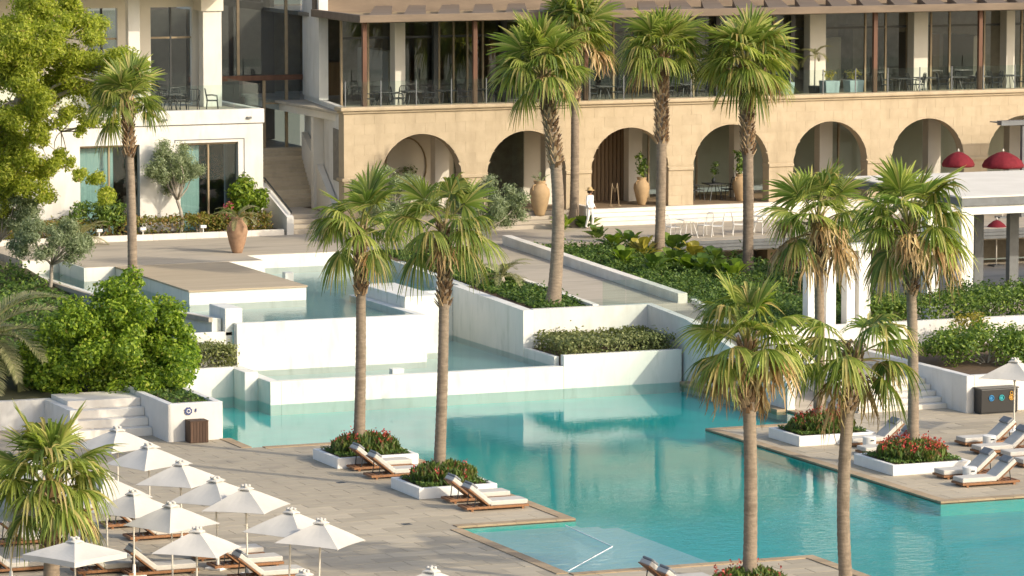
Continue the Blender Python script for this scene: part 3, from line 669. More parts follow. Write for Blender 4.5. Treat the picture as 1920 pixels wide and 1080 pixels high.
# staircase
ss = thing('grand_staircase', 'tan stone staircase climbing to the bronze entrance door', 'stairs')
yy, z = 54.9, 3.0
for k in range(4): MB().box(XB + .75, 12.48, yy + .45 * k, 59.6, z + .175 * k + (.001 if k else -.2), z + .175 * (k + 1) - .004).build('step', 'plaza_stone', ss, bevel=.012)
for k in range(14):
    y0 = 59.6 + .27 * k; xr = 12.5 + (y0 - 54.45) * 1.55 / 9.15 - .03
    MB().box(XB + .72, xr, y0, YD + .09, 3.7 + .163 * k - .02, 3.7 + .163 * (k + 1) - .004).build('step', 'stair_stone', ss, bevel=.012)
sw = thing('stair_wall', 'sloping white stair side wall with black handrail beside the terracotta urn', 'wall')
V = []; xa, xb = XB + .42, XB + .72
pf_ = [(54.7, 2.9), (54.7, 3.75), (58.2, 4.9), (60.2, 5.05), (60.2, 2.9)]
for x in (xa, xb): V += [(x, y, z) for y, z in pf_]
MB().add(V, [(4, 3, 2, 1, 0), (5, 6, 7, 8, 9)] + [(i, (i + 1) % 5, 5 + (i + 1) % 5, 5 + i) for i in range(5)]).build('wall', 'plaster', sw)
MB().tube([(xb - .05, 54.85, 3.95), (xb - .05, 58.2, 5.1), (xb - .05, 60.1, 5.25)], .035, 8).build('handrail', 'dark_metal', sw)
for y, z in ((54.9, 3.8), (58.2, 4.88), (60.0, 5.02)): MB().tube([(xb - .05, y, z), (xb - .05, y, z + .2)], .02, 6).build('rail_post', 'dark_metal', sw)
sw2 = thing('stair_parapet', 'grey stone parapet sloping along the right of the staircase', 'wall')
V = []
for dx in (-.33, -.05): V += [(12.5 + (y - 54.45) * 1.55 / 9.15 + dx, y, z) for y, z in ((55.5, 3.0), (55.5, 4.2), (58.8, 5.5), (62.6, 6.7), (62.6, 3.0))]
MB().add(V, [(4, 3, 2, 1, 0), (5, 6, 7, 8, 9)] + [(i, (i + 1) % 5, 5 + (i + 1) % 5, 5 + i) for i in range(5)]).build('wall', 'cream_wall', sw2)
gk = thing('garden_kerb', 'low pale kerb in front of the russet hedge on the plaza', 'kerb')
for k in range(9): MB().box(-3.0 + k * 1.44, -3.0 + (k + 1) * 1.44 - .01, 54.75, 54.98, 2.9, 3.24).build('kerb_stone', 'white_step', gk)
struct(MB().box(-3.0, 10.05, 54.98, 56.5, 2.8, 3.16).build('hedge_bed', 'soil'))

# ================================================================ pavilion at the right
pv = thing('white_pavilion', 'white-columned pavilion with flat beige roof at the right edge', 'pavilion')
cx = [GY(p_, 30, 4)[0] for p_ in (1745, 1808, 1960)]
for i, c in enumerate(cx):
    w = .27
    MB().box(c - w, c + w, 29.75, 30.25, 1.3 if c > 26.5 else .5, 5.33).build('column', 'white_paint', pv, bevel=.02)
MB().box(cx[1] - .3, 52, 29.7, 30.3, 5.34, 5.68).build('beam', 'white_paint', pv, bevel=.02)
MB().box(cx[1] - .35, 52, 29.6, 39.5, 5.69, 6.0).build('roof_edge', 'grey_metal', pv)
MB().box(cx[1] - .37, 52, 29.58, 39.5, 6.0, 6.06).build('roof_top', 'cream_wall', pv)
MB().box(cx[0] - .27, cx[1] - .31, 29.85, 30.15, 5.34, 5.52).build('beam', 'white_paint', pv)
wg = thing('white_pergola', 'slim white columns and beam of a small pergola behind the shaggy palm', 'pergola')
for p_, w in ((1519, .2), (1553, .2), (1590, .17), (1616, .24)):
    c = GY(p_, 24.75, 4)[0]; MB().box(c - w, c + w, 24.5, 24.95, 1.95, 4.75).build('column', 'white_paint', wg, bevel=.02)
MB().box(GY(1505, 24.75, 4.8)[0], GY(1640, 24.75, 4.8)[0], 24.45, 25.0, 4.755, 5.0).build('beam', 'white_paint', wg, bevel=.02)
for px in (1836, 1902): c = GY(px, 33, 4)[0]; MB().box(c - .2, c + .2, 33, 33.3, 1.3, 5.68).build('inner_post', 'grey_metal', pv)
dk = thing('dark_pergola', 'dark grey flat pergola beam end against the arches at far right', 'pergola')
c = GY(1876, 50, 7.0)[0]
MB().box(c, c + 8, 49.9, 50.3, 7.05, 7.25).build('beam', 'grey_metal', dk); MB().box(c + .9, c + 8, 50.3, 52.6, 7.0, 7.04).build('roof_panel', 'grey_metal', dk)
for x in (c + 1.1, c + 6): MB().box(x, x + .2, 50.0, 50.2, 2.99, 7.04).build('post', 'grey_metal', dk)
# ================================================================ palms
def fan_frond(name, elev, seed, L=1.22, pet=.95, nseg=30, spread=108, dry=False, fall=1.0):
    r = np.random.default_rng(seed); e0 = R_(elev); mb = MB()
    pts = [np.zeros(3)]; ang = e0; ns = 6
    for i in range(ns):
        pts.append(pts[-1] + np.array([math.cos(ang), 0, math.sin(ang)]) * pet / ns)
        ang -= R_(2.0 if elev < -20 else 3.0 if elev > 70 else 5.0)
    mb.tube(pts, list(np.linspace(.034, .016, ns + 1)), 5); npet = len(mb.f)
    d = np.array([math.cos(ang), 0, math.sin(ang)]); l = np.array([0, 1.0, 0]); n = np.cross(d, l); n = n if n[2] >= 0 or elev < -60 else -n
    c = pts[-1]; tw = r.normal() * .25; l, n = l * math.cos(tw) + n * math.sin(tw), n * math.cos(tw) - l * math.sin(tw)
    phis = np.linspace(-R_(spread), R_(spread), nseg); dphi = phis[1] - phis[0]
    cup = .2 if elev > 60 else -.05 if elev > 30 else -.3
    for ph in phis:
        ph = ph + r.normal() * .02
        di = d * math.cos(ph) + l * math.sin(ph); si = -d * math.sin(ph) + l * math.cos(ph)
        Ls = L * (.74 + .26 * math.cos(ph)) * r.uniform(.9, 1.06); kd = fall * r.uniform(.6, 1.4) * .8
        rows = []
        for t, wf in ((.06, 1), (.34, 1), (.55, .9), (.72, .6), (.87, .34), (1.0, .04)):
            w = min(dphi * .56 * Ls * min(t, .5), .05) * wf + .004
            p = c + di * Ls * t + n * (cup * Ls * t * math.sin(ph) ** 2)
            bend = max(0, t - .38); p = p + np.array([0, 0, -1.0]) * kd * Ls * bend ** 1.35
            p = p - di * (.35 * kd * Ls * bend ** 1.8)
            if dry: p = p + r.normal(size=3) * .03
            rows.append([p - si * w, p - n * w * .55, p + si * w])
        vs = [q for row in rows for q in row]; fs = []
        for i in range(len(rows) - 1):
            a = i * 3; fs += [(a, a + 1, a + 4, a + 3), (a + 1, a + 2, a + 5, a + 4)]
        mb.add(vs, fs)
    me = mb.mesh(name); me.materials.append(MATS['palm_dry' if dry else 'palm_green']); me.materials.append(MATS['leaf_base' if dry else 'petiole'])
    idx = np.zeros(len(me.polygons), int); idx[:npet] = 1
    me.polygons.foreach_set('material_index', idx)
    return me
ELS = [82, 68, 55, 42, 28, 14, 0, -14, -28, -42]
FR = {e: [fan_frond('frond', e, 100 + i * 7 + k, fall=(.4 if e > 60 else .85 if e > 30 else 1.15)) for k in range(3)] for i, e in enumerate(ELS)}
HALF = {e: [fan_frond('frond', e, 300 + i * 7 + k, fall=1.4, L=1.2) for k in range(2)] for i, e in enumerate(ELS)}
for lst in HALF.values():
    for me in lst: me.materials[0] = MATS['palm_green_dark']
DEAD = [fan_frond('dead_frond', e, 500 + i, L=1.05, pet=.9, nseg=18, spread=75, dry=True, fall=1.5) for i, e in enumerate((-50, -15, 12, 30, 48, 20, 0))]
PALMS = 0
def palm(base, topxy, r0, r1, label, nfr=30, size=1.0, boots=1.6, dead=6, top=None, emax=88, emin=26, low=5, bow=.05, group='fan palms around the pool'):
    global PALMS; PALMS += 1
    base = np.array(base, float); tp = (lift(base, *topxy) if top is None else np.array(top)) - base; H = tp[2]
    r = np.random.default_rng(900 + PALMS)
    root = thing('fan_palm', label, 'palm tree', base, 0, group)
    perp = RT * bow
    def cv(t): return tp * t + perp * math.sin(math.pi * t) + np.array([tp[0], tp[1], 0]) * .25 * (t * t - t)
    n = int(H / .09); ts = np.linspace(0, 1, n); pts = [cv(t) for t in ts]; pts[0] = pts[0] + np.array([0, 0, -.15])
    rad = []
    for i, t in enumerate(ts):
        q = r0 + (r1 - r0) * min(1, t * 1.2); q += r0 * .45 * math.exp(-t * H / .35)
        q *= 1 + (.025 if i % 2 else -.02) + r.normal() * .008
        if H * (1 - t) < boots: q *= 1.12
        rad.append(q)
    MB().tube(pts, rad, 14).build('trunk', 'trunk', root, smooth=True)
    mb = MB(); k = 0; zz_ = 0
    while zz_ < boots:
        t = 1 - zz_ / H; c = cv(t); a = k * 2.39996 + r.normal() * .1; rr = (r1 * 1.08); o = np.array([math.cos(a), math.sin(a), 0]); s_ = np.array([-o[1], o[0], 0]); u = np.array([0, 0, 1.0])
        ln = r.uniform(.13, .26) * (1.0 + .5 * (zz_ < .35 * boots)); w = r.uniform(.045, .075); out_ = r.uniform(.05, .13)
        b0 = c + o * rr * .85; b1 = c + o * (rr + out_) + u * ln
        mb.hexa([b0 - s_ * w, b0 - s_ * w + o * .05, b0 + s_ * w + o * .05, b0 + s_ * w, b1 - s_ * w * .5, b1 - s_ * w * .4 + o * .025, b1 + s_ * w * .4 + o * .025, b1 + s_ * w * .5])
        k += 1; zz_ += .0165
    stuff(mb.build('leaf_bases', 'leaf_base', root))
    for i in range(nfr):
        f = i / (nfr - 1); e = emax + (emin - emax) * f ** .95 + r.normal() * 6; ek = min(ELS, key=lambda q: abs(q - e))
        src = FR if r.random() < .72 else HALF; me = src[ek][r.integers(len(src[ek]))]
        o = put('frond', me, None, root, tp + np.array([0, 0, -.28 * f]), i * 2.39996 + r.normal() * .2, size * r.uniform(.9, 1.12) * (1.0 if f < .08 else 1.14 if f < .45 else 1))
    for i in range(low):
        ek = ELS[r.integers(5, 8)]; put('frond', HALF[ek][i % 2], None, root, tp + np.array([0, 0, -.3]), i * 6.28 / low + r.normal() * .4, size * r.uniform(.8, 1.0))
    for i in range(dead):
        put('dead_frond', DEAD[r.integers(len(DEAD))], None, root, tp + np.array([0, 0, -.25 - r.uniform(0, .25)]), r.uniform(0, 6.28), size * r.uniform(.75, 1.1))
    return root
PB = [(-3.5, -.75, 11.7, 14.0), (-3.3, -.75, 5.1, 7.5), (12.1, 14.9, 10.4, 12.7), (12.05, 14.8, 3.7, 6.4), (GY(1405, -14.0, 0)[0] - 1.3, GY(1405, -14.0, 0)[0] + 1.3, -15.2, -12.8)]
palm(GY(673, 12.9, .3), (675, 432), .185, .15, 'green fan palm in the left deck planter farther from the camera', 17, .98, 2.1, 2, emin=20, low=4)
palm(GY(823, 6.35, .3), (834, 428), .18, .15, 'fan palm with browning lower leaves in the left deck planter nearer the camera', 14, 1.02, 2.4, 4, emin=22, low=4)
bz = zs(31.6) - .1
palm(GY(1037, 31.6, bz), (1016, 142), .25, .2, 'tall leaning fan palm in the bed between pool and path', 34, 1.12, 3.4, 2, low=2, emin=30, bow=.35)
b = G(1076, 428, 2.95); palm(b, (1076, 78), .2, .16, 'tallest slim fan palm rising past the second arch, its crown cut by the picture top', 34, 1.15, 2.6, 3, low=2, emin=30)
b = G(1236, 488, 2.6); b[2] = zbed(b[0], b[1]) - .1; palm(b, (1240, 104), .2, .2, 'tall straight fan palm in front of the third arch', 32, 1.08, 3.6, 2, low=2, emin=30)
b = G(1402, 512, 2.1); b[2] = 1.95; palm(b, (1398, 128), .21, .22, 'tall fan palm with broad bright crown in front of the fourth arch', 36, 1.25, 3.5, 2, low=3, emin=26)
palm(GY(1535, 11.6, .3), (1532, 415), .19, .15, 'shaggy fan palm with dry straw fronds in the flowering planter right of the pool', 15, 1.05, 1.7, 12, emin=18, low=2)
palm(GY(1712, 5.1, .3), (1703, 424), .18, .155, 'wide-crowned fan palm with tan dead fronds, rightmost palm by the pool', 20, 1.15, 2.2, 14, emin=16, low=3)
palm(GY(1405, -14.0, .3), (1400, 645), .185, .165, 'shaggy fan palm rising from the planter at the bottom right of the centre', 16, 1.05, 1.8, 9, emin=18, low=3, bow=.06)
palm((GY(1597, -13.6, 0)[0], -13.6, -1.45), (1602, 662), .185, .16, 'lean fan palm with sparse crown whose foot is below the picture', 10, .98, 1.6, 6, emin=14, low=3, emax=75, bow=-.25)
palm(GY(95, -6.2, 0), (92, 915), .2, .21, 'stout fan palm standing among the parasols at the lower left', 24, 1.05, 1.9, 2, emin=12, low=4)
b = GY(250, 38.0, 0); b[2] = 1.7; palm(b, (238, 195), .19, .16, 'slim fan palm rising behind the round ficus at the left', 22, .9, 2.0, 0, low=2)
# feather palm at the left edge
def feather(seed, L, e0, dry=0):
    r = np.random.default_rng(seed); mb = MB(); pts = [np.zeros(3)]; ang = R_(e0); ns = 16; dirs = []
    for i in range(ns):
        dirs.append(ang); pts.append(pts[-1] + np.array([math.cos(ang), 0, math.sin(ang)]) * L / ns); ang -= R_(5.2)
    mb.tube(pts, list(np.linspace(.035, .006, ns + 1)), 5)
    for k in range(62):
        t = .12 + .88 * k / 62; i = min(int(t * ns), ns - 1); f = t * ns - i; p = pts[i] * (1 - f) + pts[i + 1] * f; a = dirs[i]; d = np.array([math.cos(a), 0, math.sin(a)]); n = np.array([-math.sin(a), 0, math.cos(a)])
        for s_ in (-1, 1):
            ln = .62 * math.sin(math.pi * (.12 + .82 * t)) * r.uniform(.85, 1.1) + .08; di = unit(d * .75 + np.array([0, s_ * .75, 0]) + n * .3 + r.normal(size=3) * .06); w = np.cross(di, n); w = unit(w) * .016
            q = p + di * ln + np.array([0, 0, -.12 * ln]); mb.add([p - w, p + w, p + di * ln * .6 + w * 1.2, q, p + di * ln * .6 - w * 1.2], [(0, 1, 2, 4), (4, 2, 3)])
    return mb.mesh('feather_frond')
FE = [feather(40 + i, 3.7, e) for i, e in enumerate((65, 48, 32, 18, 4, -10))]
db = GY(-35, 27.5, 0); db[2] = zgarden(0, 27.5); dt = lift(db, -35, 640) - db
dp = thing('feather_palm', 'feather palm with dull silvery arching fronds entering from the left edge', 'palm tree', db)
MB().tube([(0, 0, -.2), dt * .5, dt], [.32, .28, .3], 12).build('trunk', 'trunk', dp, smooth=True)
for i in range(30): put('frond', FE[i % 6], 'date_leaf', dp, dt, i * 2.39996 + .3, random.uniform(.85, 1.1))

# ================================================================ trees and shrubs
def tree(name, label, cat, base, centres, radii, per, leafsize, mat, asp=.5, trunk_r=.12, flat=.85, fork=.35, group=None, shell=.5, nl=14, extra=None):
    root = thing(name, label, cat, base, 0, group); C_ = np.array(centres); top = C_.mean(0)
    mb = MB(); fk = top * fork; fk = np.array([fk[0], fk[1], max(.4, fk[2])])
    limb(mb, (0, 0, -.2), fk, trunk_r, trunk_r * .75, 0, 8); mb.build('trunk', 'bark', root, smooth=True)
    lb = MB()
    for i in np.argsort(rng.random(len(C_)))[:nl]: limb(lb, fk, C_[i], trunk_r * .5, trunk_r * .12, .04, 6)
    if lb.v: lb.build('limbs', 'bark', root, smooth=True)
    P, Nn = clump_points(centres, radii, per, flat, shell); s_ = leafsize * rng.uniform(.7, 1.25, len(P))
    stuff(put('crown', leaf_mesh('crown', P, Nn, s_, asp), mat, root)); return root
# round ficus
fb = GY(205, 25.4, 0); fb[2] = zgarden(0, 25.4); fc = lift(fb, 207, 655) - fb
c, r = [], []
for k in range(24):
    while True:
        d_ = unit(rng.normal(size=3))
        if d_[2] > -.75: break
    lc = fc + d_ * np.array([2.2, 1.9, 1.75]) * rng.uniform(.8, 1.08); lr = rng.uniform(.8, 1.2)
    for j in range(8): c.append(lc + unit(rng.normal(size=3) + d_ * .6) * lr * rng.uniform(.5, .85)); r.append(rng.uniform(.3, .55))
for k in range(10): c.append(fc + rng.normal(size=3) * .7); r.append(.9)
for x, y in ((300, 735), (330, 715), (345, 690), (262, 762), (225, 775), (180, 765), (140, 755), (285, 755), (110, 740), (350, 660), (310, 760), (240, 745)): c.append(lift(fb, x, y) - fb - FW0 * rng.uniform(.8, 2.0)); r.append(rng.uniform(.45, .65))
c += [fc + RT * (2.35 - .15 * k) + np.array([0, 0, -.35 - .35 * k]) for k in range(5)]; r += [.5] * 5
tree('ficus_tree', 'dense round bright-green ficus tree left of the cascade basins', 'tree', fb, c, r, 820, .155, 'ficus_leaf', .62, .22, fork=.3, shell=.55, nl=0)
# big airy tree top left
ab_ = GY(-95, 47.0, 0); ab_[2] = 2.7
blobs = [(20, 40, 42), (75, 30, 40), (130, 50, 42), (165, 95, 38), (110, 105, 45), (50, 105, 48), (10, 130, 45), (175, 60, 26), (205, 115, 30), (235, 108, 28), (262, 118, 20), (215, 150, 30), (250, 160, 22), (150, 150, 40), (85, 165, 42), (40, 190, 40), (5, 215, 40), (190, 190, 24), (235, 200, 22), (60, 235, 30), (25, 260, 42), (85, 255, 26), (125, 215, 26), (170, 225, 20), (205, 235, 18), (20, 310, 45), (65, 300, 36), (105, 310, 24), (45, 350, 34), (5, 365, 40), (85, 355, 22), (110, 285, 20), (150, 330, 18), (180, 335, 20), (195, 365, 22), (150, 250, 14), (-40, 60, 50), (-40, 160, 50), (-40, 260, 50), (-30, 340, 50), (60, -10, 40), (120, 5, 30)]
C_, Rr = [], []
for x, y, q in blobs:
    for k in range(4):
        p = lift(ab_, x + rng.normal() * q * .35, y + rng.normal() * q * .35) - ab_; p = p + FW0 * rng.uniform(-1.6, 1.6); C_.append(p); Rr.append(q / 48 * rng.uniform(.55, .9))
for x, y, q in ((80, 95, 40), (55, 62, 38), (95, 185, 34), (45, 150, 40), (110, 70, 34), (20, 95, 40), (70, 130, 36), (30, 230, 34)):
    for k in range(3): C_.append(lift(ab_, x + rng.normal() * q * .35, y + rng.normal() * q * .35) - ab_ - FW0 * rng.uniform(1.5, 2.8)); Rr.append(q / 48 * rng.uniform(.55, .85))
root = thing('acacia_tree', 'large airy yellow-green tree with pale branches filling the top left corner', 'tree', ab_)
tb = MB(); q0 = np.array([0, 0, -.2]); q1 = lift(ab_, -30, 290) - ab_; limb(tb, q0, q1, .34, .24, 0, 10); tb.build('trunk', 'bark', root, smooth=True)
lb = MB(); hubs = [lift(ab_, x, y) - ab_ for x, y in ((60, 200), (10, 110), (90, 90), (30, 300))]
for h in hubs: limb(lb, q1, h, .2, .09, .05, 8)
hubs2 = [lift(ab_, x, y) - ab_ + FW0 * rng.uniform(-1, 1) for x, y in ((40, 60), (130, 70), (170, 130), (60, 130), (90, 190), (200, 150), (20, 190), (60, 260), (30, 330), (110, 250), (0, 250), (150, 110))]
for h in hubs2: limb(lb, min(hubs, key=lambda h_: np.linalg.norm(h_ - h)), h, .07, .035, .04, 6)
for i, p in enumerate(C_):
    h = min(hubs2, key=lambda h_: np.linalg.norm(h_ - p))
    if np.linalg.norm(h - p) < 1.5: limb(lb, h, p, .026, .008, .03, 5)
limb(lb, hubs[0], lift(ab_, 235, 120) - ab_ - FW0 * 1.7, .09, .02, .02, 6); limb(lb, hubs[0], lift(ab_, 225, 178) - ab_ - FW0 * 1.7, .07, .02, .02, 6); lb.build('limbs', 'bark', root, smooth=True)
P, Nn = clump_points(C_, Rr, 2100, .85, .3); stuff(put('crown', leaf_mesh('crown', P, Nn, .165 * rng.uniform(.6, 1.25, len(P)), .42), 'acacia_leaf', root))
def olive(px, Y, z, cx_, cy_, rad, label, per=3000, n=34, tr=.09):
    b = GY(px, Y, z); cc = lift(b, cx_, cy_) - b; c, r = ellipsoid_clumps(n, rad, .28, .48, -.75, .3)
    return tree('olive_tree', label, 'tree', b, [q + cc for q in c], r, per, .15, 'olive_leaf', .24, tr, fork=.5, shell=.1, group='olive trees in the garden')
olive(335, 55.6, 3.16, 327, 322, (1.4, 1.2, 1.45), 'olive tree in front of the white wing window')
olive(92, 43.5, 2.45, 95, 455, (1.9, 1.4, 1.0), 'spreading grey-green olive tree left of the upper basin')
olive(-10, 46.5, 2.75, 5, 400, (1.6, 1.3, 1.2), 'olive tree half hidden at the left edge')
olive(880, 44.5, 2.88, 912, 388, (1.9, 1.4, 1.45), 'olive tree on a pale stem between the plaza and the first arches', 3000, 40)
olive(742, 50.5, 2.95, 735, 375, (2.1, 1.5, 1.6), 'olive tree behind the two green fan palms on the plaza', 3000, 40)
def shrub(name, label, cat, base, rad, n, rr, per, ls, mat, asp=.5, group=None, flat=.85, stemmat='bark', zc=None, kindpart='foliage'):
    root = thing(name, label, cat, base, 0, group); c, r = ellipsoid_clumps(n, rad, rr[0], rr[1], -.3, .35); c = [q + np.array([0, 0, rad[2] * .75 if zc is None else zc]) for q in c]
    mb = MB()
    for q in c[:8]: limb(mb, (0, 0, -.1), q, .03, .01, .02, 5)
    mb.build('stems', stemmat, root); P, Nn = clump_points(c, r, per, flat, .35); P[:, 2] = np.maximum(P[:, 2], .04)
    stuff(put(kindpart, leaf_mesh(kindpart, P, Nn, ls * rng.uniform(.7, 1.3, len(P)), asp), mat, root)); return root
b = GY(462, 56.0, 3.16); shrub('leafy_shrub', 'bright green glossy shrub beside the staircase wall', 'shrub', b, (1.0, .5, 1.45), 26, (.3, .5), 600, .22, 'ficus_leaf', .5)
b = GY(425, 55.6, 3.16); rt = shrub('flowering_shrub', 'small pink-flowering shrub under the hotel window', 'shrub', b, (.4, .3, .7), 8, (.2, .3), 700, .14, 'shrub_leaf')
P, Nn = clump_points([(.0, -.3, 1.1), (-.1, -.3, .7)], [.25, .2], 500); put('blossom', leaf_mesh('blossom', P, Nn, .1, .8), 'pink_flower', rt)
b = GY(185, 55.3, 3.16); shrub('leafy_shrub', 'dark green bush at the foot of the white wing, left of the palm', 'shrub', b, (1.3, .7, 1.1), 22, (.3, .5), 500, .18, 'shrub_leaf')
b = GY(240, 24.7, 1.0); shrub('leafy_shrub', 'leafy green shrub overhanging the garden steps below the ficus', 'shrub', b, (1.6, .7, .9), 22, (.3, .5), 520, .15, 'ficus_leaf', .6, zc=.35)
b = GY(375, 55.4, 3.16); shrub('yellow_shrub', 'yellowish spiky shrub right of the olive tree', 'shrub', b, (.5, .4, .5), 9, (.2, .3), 500, .22, 'yellow_leaf', .22)
def hedge(name, label, cat, boxes, per, ls, mat, asp=.55, rough=.1, group=None):
    Ps, Ns = [], []
    for (x0, x1, y0, y1, z0, z1) in boxes:
        n = int(per * ((x1 - x0) * (y1 - y0) + (x1 - x0) * (z1 - z0) * 2 + (y1 - y0) * (z1 - z0) * 2)); u = rng.random((n, 3)); ax = rng.choice([0, 1, 2, 2], n)
        for k in range(3): s_ = ax == k; u[s_, k] = 1 - np.abs(rng.normal(size=s_.sum())) * .14 if k == 2 else np.where(rng.random(s_.sum()) < .5, np.abs(rng.normal(size=s_.sum())) * .12, 1 - np.abs(rng.normal(size=s_.sum())) * .12)
        u = np.clip(u, 0, 1); P = np.stack([x0 + u[:, 0] * (x1 - x0), y0 + u[:, 1] * (y1 - y0), z0 + u[:, 2] * (z1 - z0)], 1)
        w = np.sin(P[:, 0] * 2.3) * .5 + np.sin(P[:, 0] * 5.1 + P[:, 1] * 3) * .5; P[:, 2] += (u[:, 2] ** 2) * (z1 - z0) * .16 * w; P += rng.normal(size=P.shape) * rough * .5
        sp = rng.random(n) < .05; P[sp, 2] += np.abs(rng.normal(size=sp.sum())) * .13; P[:, 2] = np.maximum(P[:, 2], z0 + .01); Ps.append(P); Ns.append(unit((u - .5) * 1.5 + rng.normal(size=(n, 3)) * .7 + np.array([0, 0, .4])))
    P = np.concatenate(Ps); o = put(name, leaf_mesh(name, P, np.concatenate(Ns), ls * rng.uniform(.6, 1.3, len(P)), asp), mat); return tag(o, label, cat, group)
hedge('clipped_hedge', 'clipped grey-green hedge in the white planter above the pool', 'hedge', [(10.85, 15.25, 26.95, 29.85, 1.04, 1.62)], 330, .13, 'hedge_leaf')
hedge('low_hedge', 'russet and green low hedge behind the plaza kerb', 'hedge', [(-2.9, XB - .1, 55.05, 56.1, 3.16, 3.85)], 300, .13, 'red_hedge_leaf')
hedge('leafy_hedge', 'glossy green hedge along the top of the right retaining wall', 'hedge', [(21.9, 33, 24.4, 26.0, 2.05, 2.85)], 260, .15, 'shrub_leaf', rough=.2)
hedge('shrub_mass', 'grey-green rounded shrub in the low planter left of the basins', 'shrub', [(-3.6, -.75, 29.55, 30.3, .93, 1.75)], 420, .12, 'hedge_leaf', rough=.14)
b = GY(1850, 19.0, 1.18); shrub('spreading_bush', 'broad mounded green bush above the black bin', 'bush', b, (2.9, 2.0, 1.0), 60, (.35, .6), 420, .15, 'shrub_leaf', zc=.45)
b = GY(1815, 22.6, 1.18); shrub('yellow_shrub', 'yellow-green bush trailing down the right retaining wall', 'bush', b, (.8, .5, .9), 14, (.25, .4), 420, .15, 'yellow_leaf')
hedge('garden_hedge', 'thick hedge on the lower terrace at the right edge', 'hedge', [(27.4, 36, 27.4, 28.9, 1.3, 2.7)], 220, .15, 'ground_leaf', rough=.25)
def cover(name, label, region, n, ls, mat, hgt=.18, zf=None, asp=.55):
    """low ground cover over a polygon's bounding rectangle"""
    x0, x1, y0, y1 = region; P = np.stack([rng.uniform(x0, x1, n), rng.uniform(y0, y1, n), np.zeros(n)], 1)
    P[:, 2] = [zf(x, y) for x, y in P[:, :2]]; P[:, 2] += .03 + np.abs(rng.normal(size=n)) * hgt * (.5 + .5 * np.sin(P[:, 0] * 3) * np.sin(P[:, 1] * 2.2))
    o = put(name, leaf_mesh(name, P, unit(rng.normal(size=(n, 3)) * .7 + np.array([0, -.2, .9])), ls * rng.uniform(.6, 1.3, n), asp), mat); return tag(o, label, 'ground cover', kind='stuff')
cover('ground_cover', 'low green ground cover in the palm bed between basin and path', (11.3, 13.4, 30.4, 47), 9000, .15, 'ground_leaf', .16, lambda x, y: zs(y) - .06)
cover('ground_cover', 'green ground cover on the bank right of the sloping path', (17.35, 22.8, 25.2, 46), 42000, .125, 'ground_leaf', .22, lambda x, y: zbed(x, y) - .08)
cover('ground_cover', 'rough green planting on the garden slope at the far left', (-14, -3.7, 30, 47.4), 16000, .18, 'ground_leaf', .3, zgarden)
cover('ground_cover', 'small plants on top of the sign planter', (-6.35, -5.05, 19.6, 28.5), 1600, .14, 'ground_leaf', .15, lambda x, y: 1.16)
cover('ground_cover', 'low planting below the cafe terrace behind the right palms', (23.3, 26.4, 30, 45), 9000, .2, 'ground_leaf', .4, lambda x, y: 1.85 + .02 * (y - 30) - .03 * (x - 23))
# big-leaved plants right of the path
def big_leaves(seed, n=16, L=.75, w=.2, tall=.55):
    r = np.random.default_rng(seed); mb = MB()
    for k in range(n):
        a = k * 2.4 + r.normal() * .2; e = R_(r.uniform(35, 80)); d = np.array([math.cos(a) * math.cos(e), math.sin(a) * math.cos(e), math.sin(e)]); s_ = np.array([-math.sin(a), math.cos(a), 0]); st_ = d * tall * r.uniform(.5, 1); Ls = L * r.uniform(.7, 1.1); rows = []
        mb.tube([(0, 0, -.05), st_ * .5, st_], [.015, .012, .01], 4)
        for t, q in ((0, .15), (.25, .8), (.5, 1), (.75, .75), (1, .03)):
            p = st_ + d * Ls * t + np.array([0, 0, -.45 * Ls * t * t]); rows.append([p - s_ * w * q, p + np.array([0, 0, -.25 * w * q]), p + s_ * w * q])
        vs = [q for row in rows for q in row]; mb.add(vs, [f for i in range(4) for f in ((i * 3, i * 3 + 1, i * 3 + 4, i * 3 + 3), (i * 3 + 1, i * 3 + 2, i * 3 + 5, i * 3 + 4))])
    return mb.mesh('leaf_clump')
ORD = 'first second third fourth fifth sixth seventh eighth ninth tenth eleventh twelfth thirteenth fourteenth fifteenth sixteenth seventeenth'.split()
BL = [big_leaves(60 + i, 18, .62, .17, .5) for i in range(4)]; BLm = ['shrub_leaf', 'ficus_leaf', 'canna_leaf', 'yellow_leaf']
for i, me in enumerate(BL): me.materials.append(MATS[BLm[i]])
lp_ = [(1030, 420), (1055, 440), (1095, 440), (1120, 455), (1150, 470), (1180, 465), (1205, 485), (1262, 505), (1290, 515), (1320, 520), (1345, 525), (1170, 500), (1265, 480), (1300, 495), (1340, 500), (1375, 530), (1225, 515)]
for i, (x, y) in enumerate(lp_):
    q = G(x, y, 2.7)
    for _ in range(4): q = G(x, y, zbed(q[0], q[1]) - .08)
    me = BL[[0, 1, 0, 2, 1, 0, 3][i % 7]]
    o = put('leafy_plant', me, None, None, q, i * 1.3, random.uniform(1.0, 1.5)); tag(o, 'broad-leaved plant on the bank right of the path, %s from the left' % ORD[sorted(lp_).index((x, y))], 'plant', 'broad-leaved plants on the bank')
# cycads and grass tuft
def cycad(loc, label, sc=1.0, mat='yellow_leaf', name='cycad', n=18):
    root = thing(name, label, 'plant', loc); MB().lathe([(.12, 0), (.16, .15), (.1, .3)], 10).build('stem', 'bark', root)
    for i in range(n): put('frond', FE[i % 5], None, root, (0, 0, .25), i * 2.4, sc * .32 * random.uniform(.85, 1.15)).material_slots[0].material
    return root
cycad(GY(150, 54.0, 3.0), 'small cycad at the left end of the plaza hedge', 1.2)
cycad(GY(940, 37.2, zs(37.2) - .06), 'grassy cycad tuft in the palm bed beside the path', 1.35)
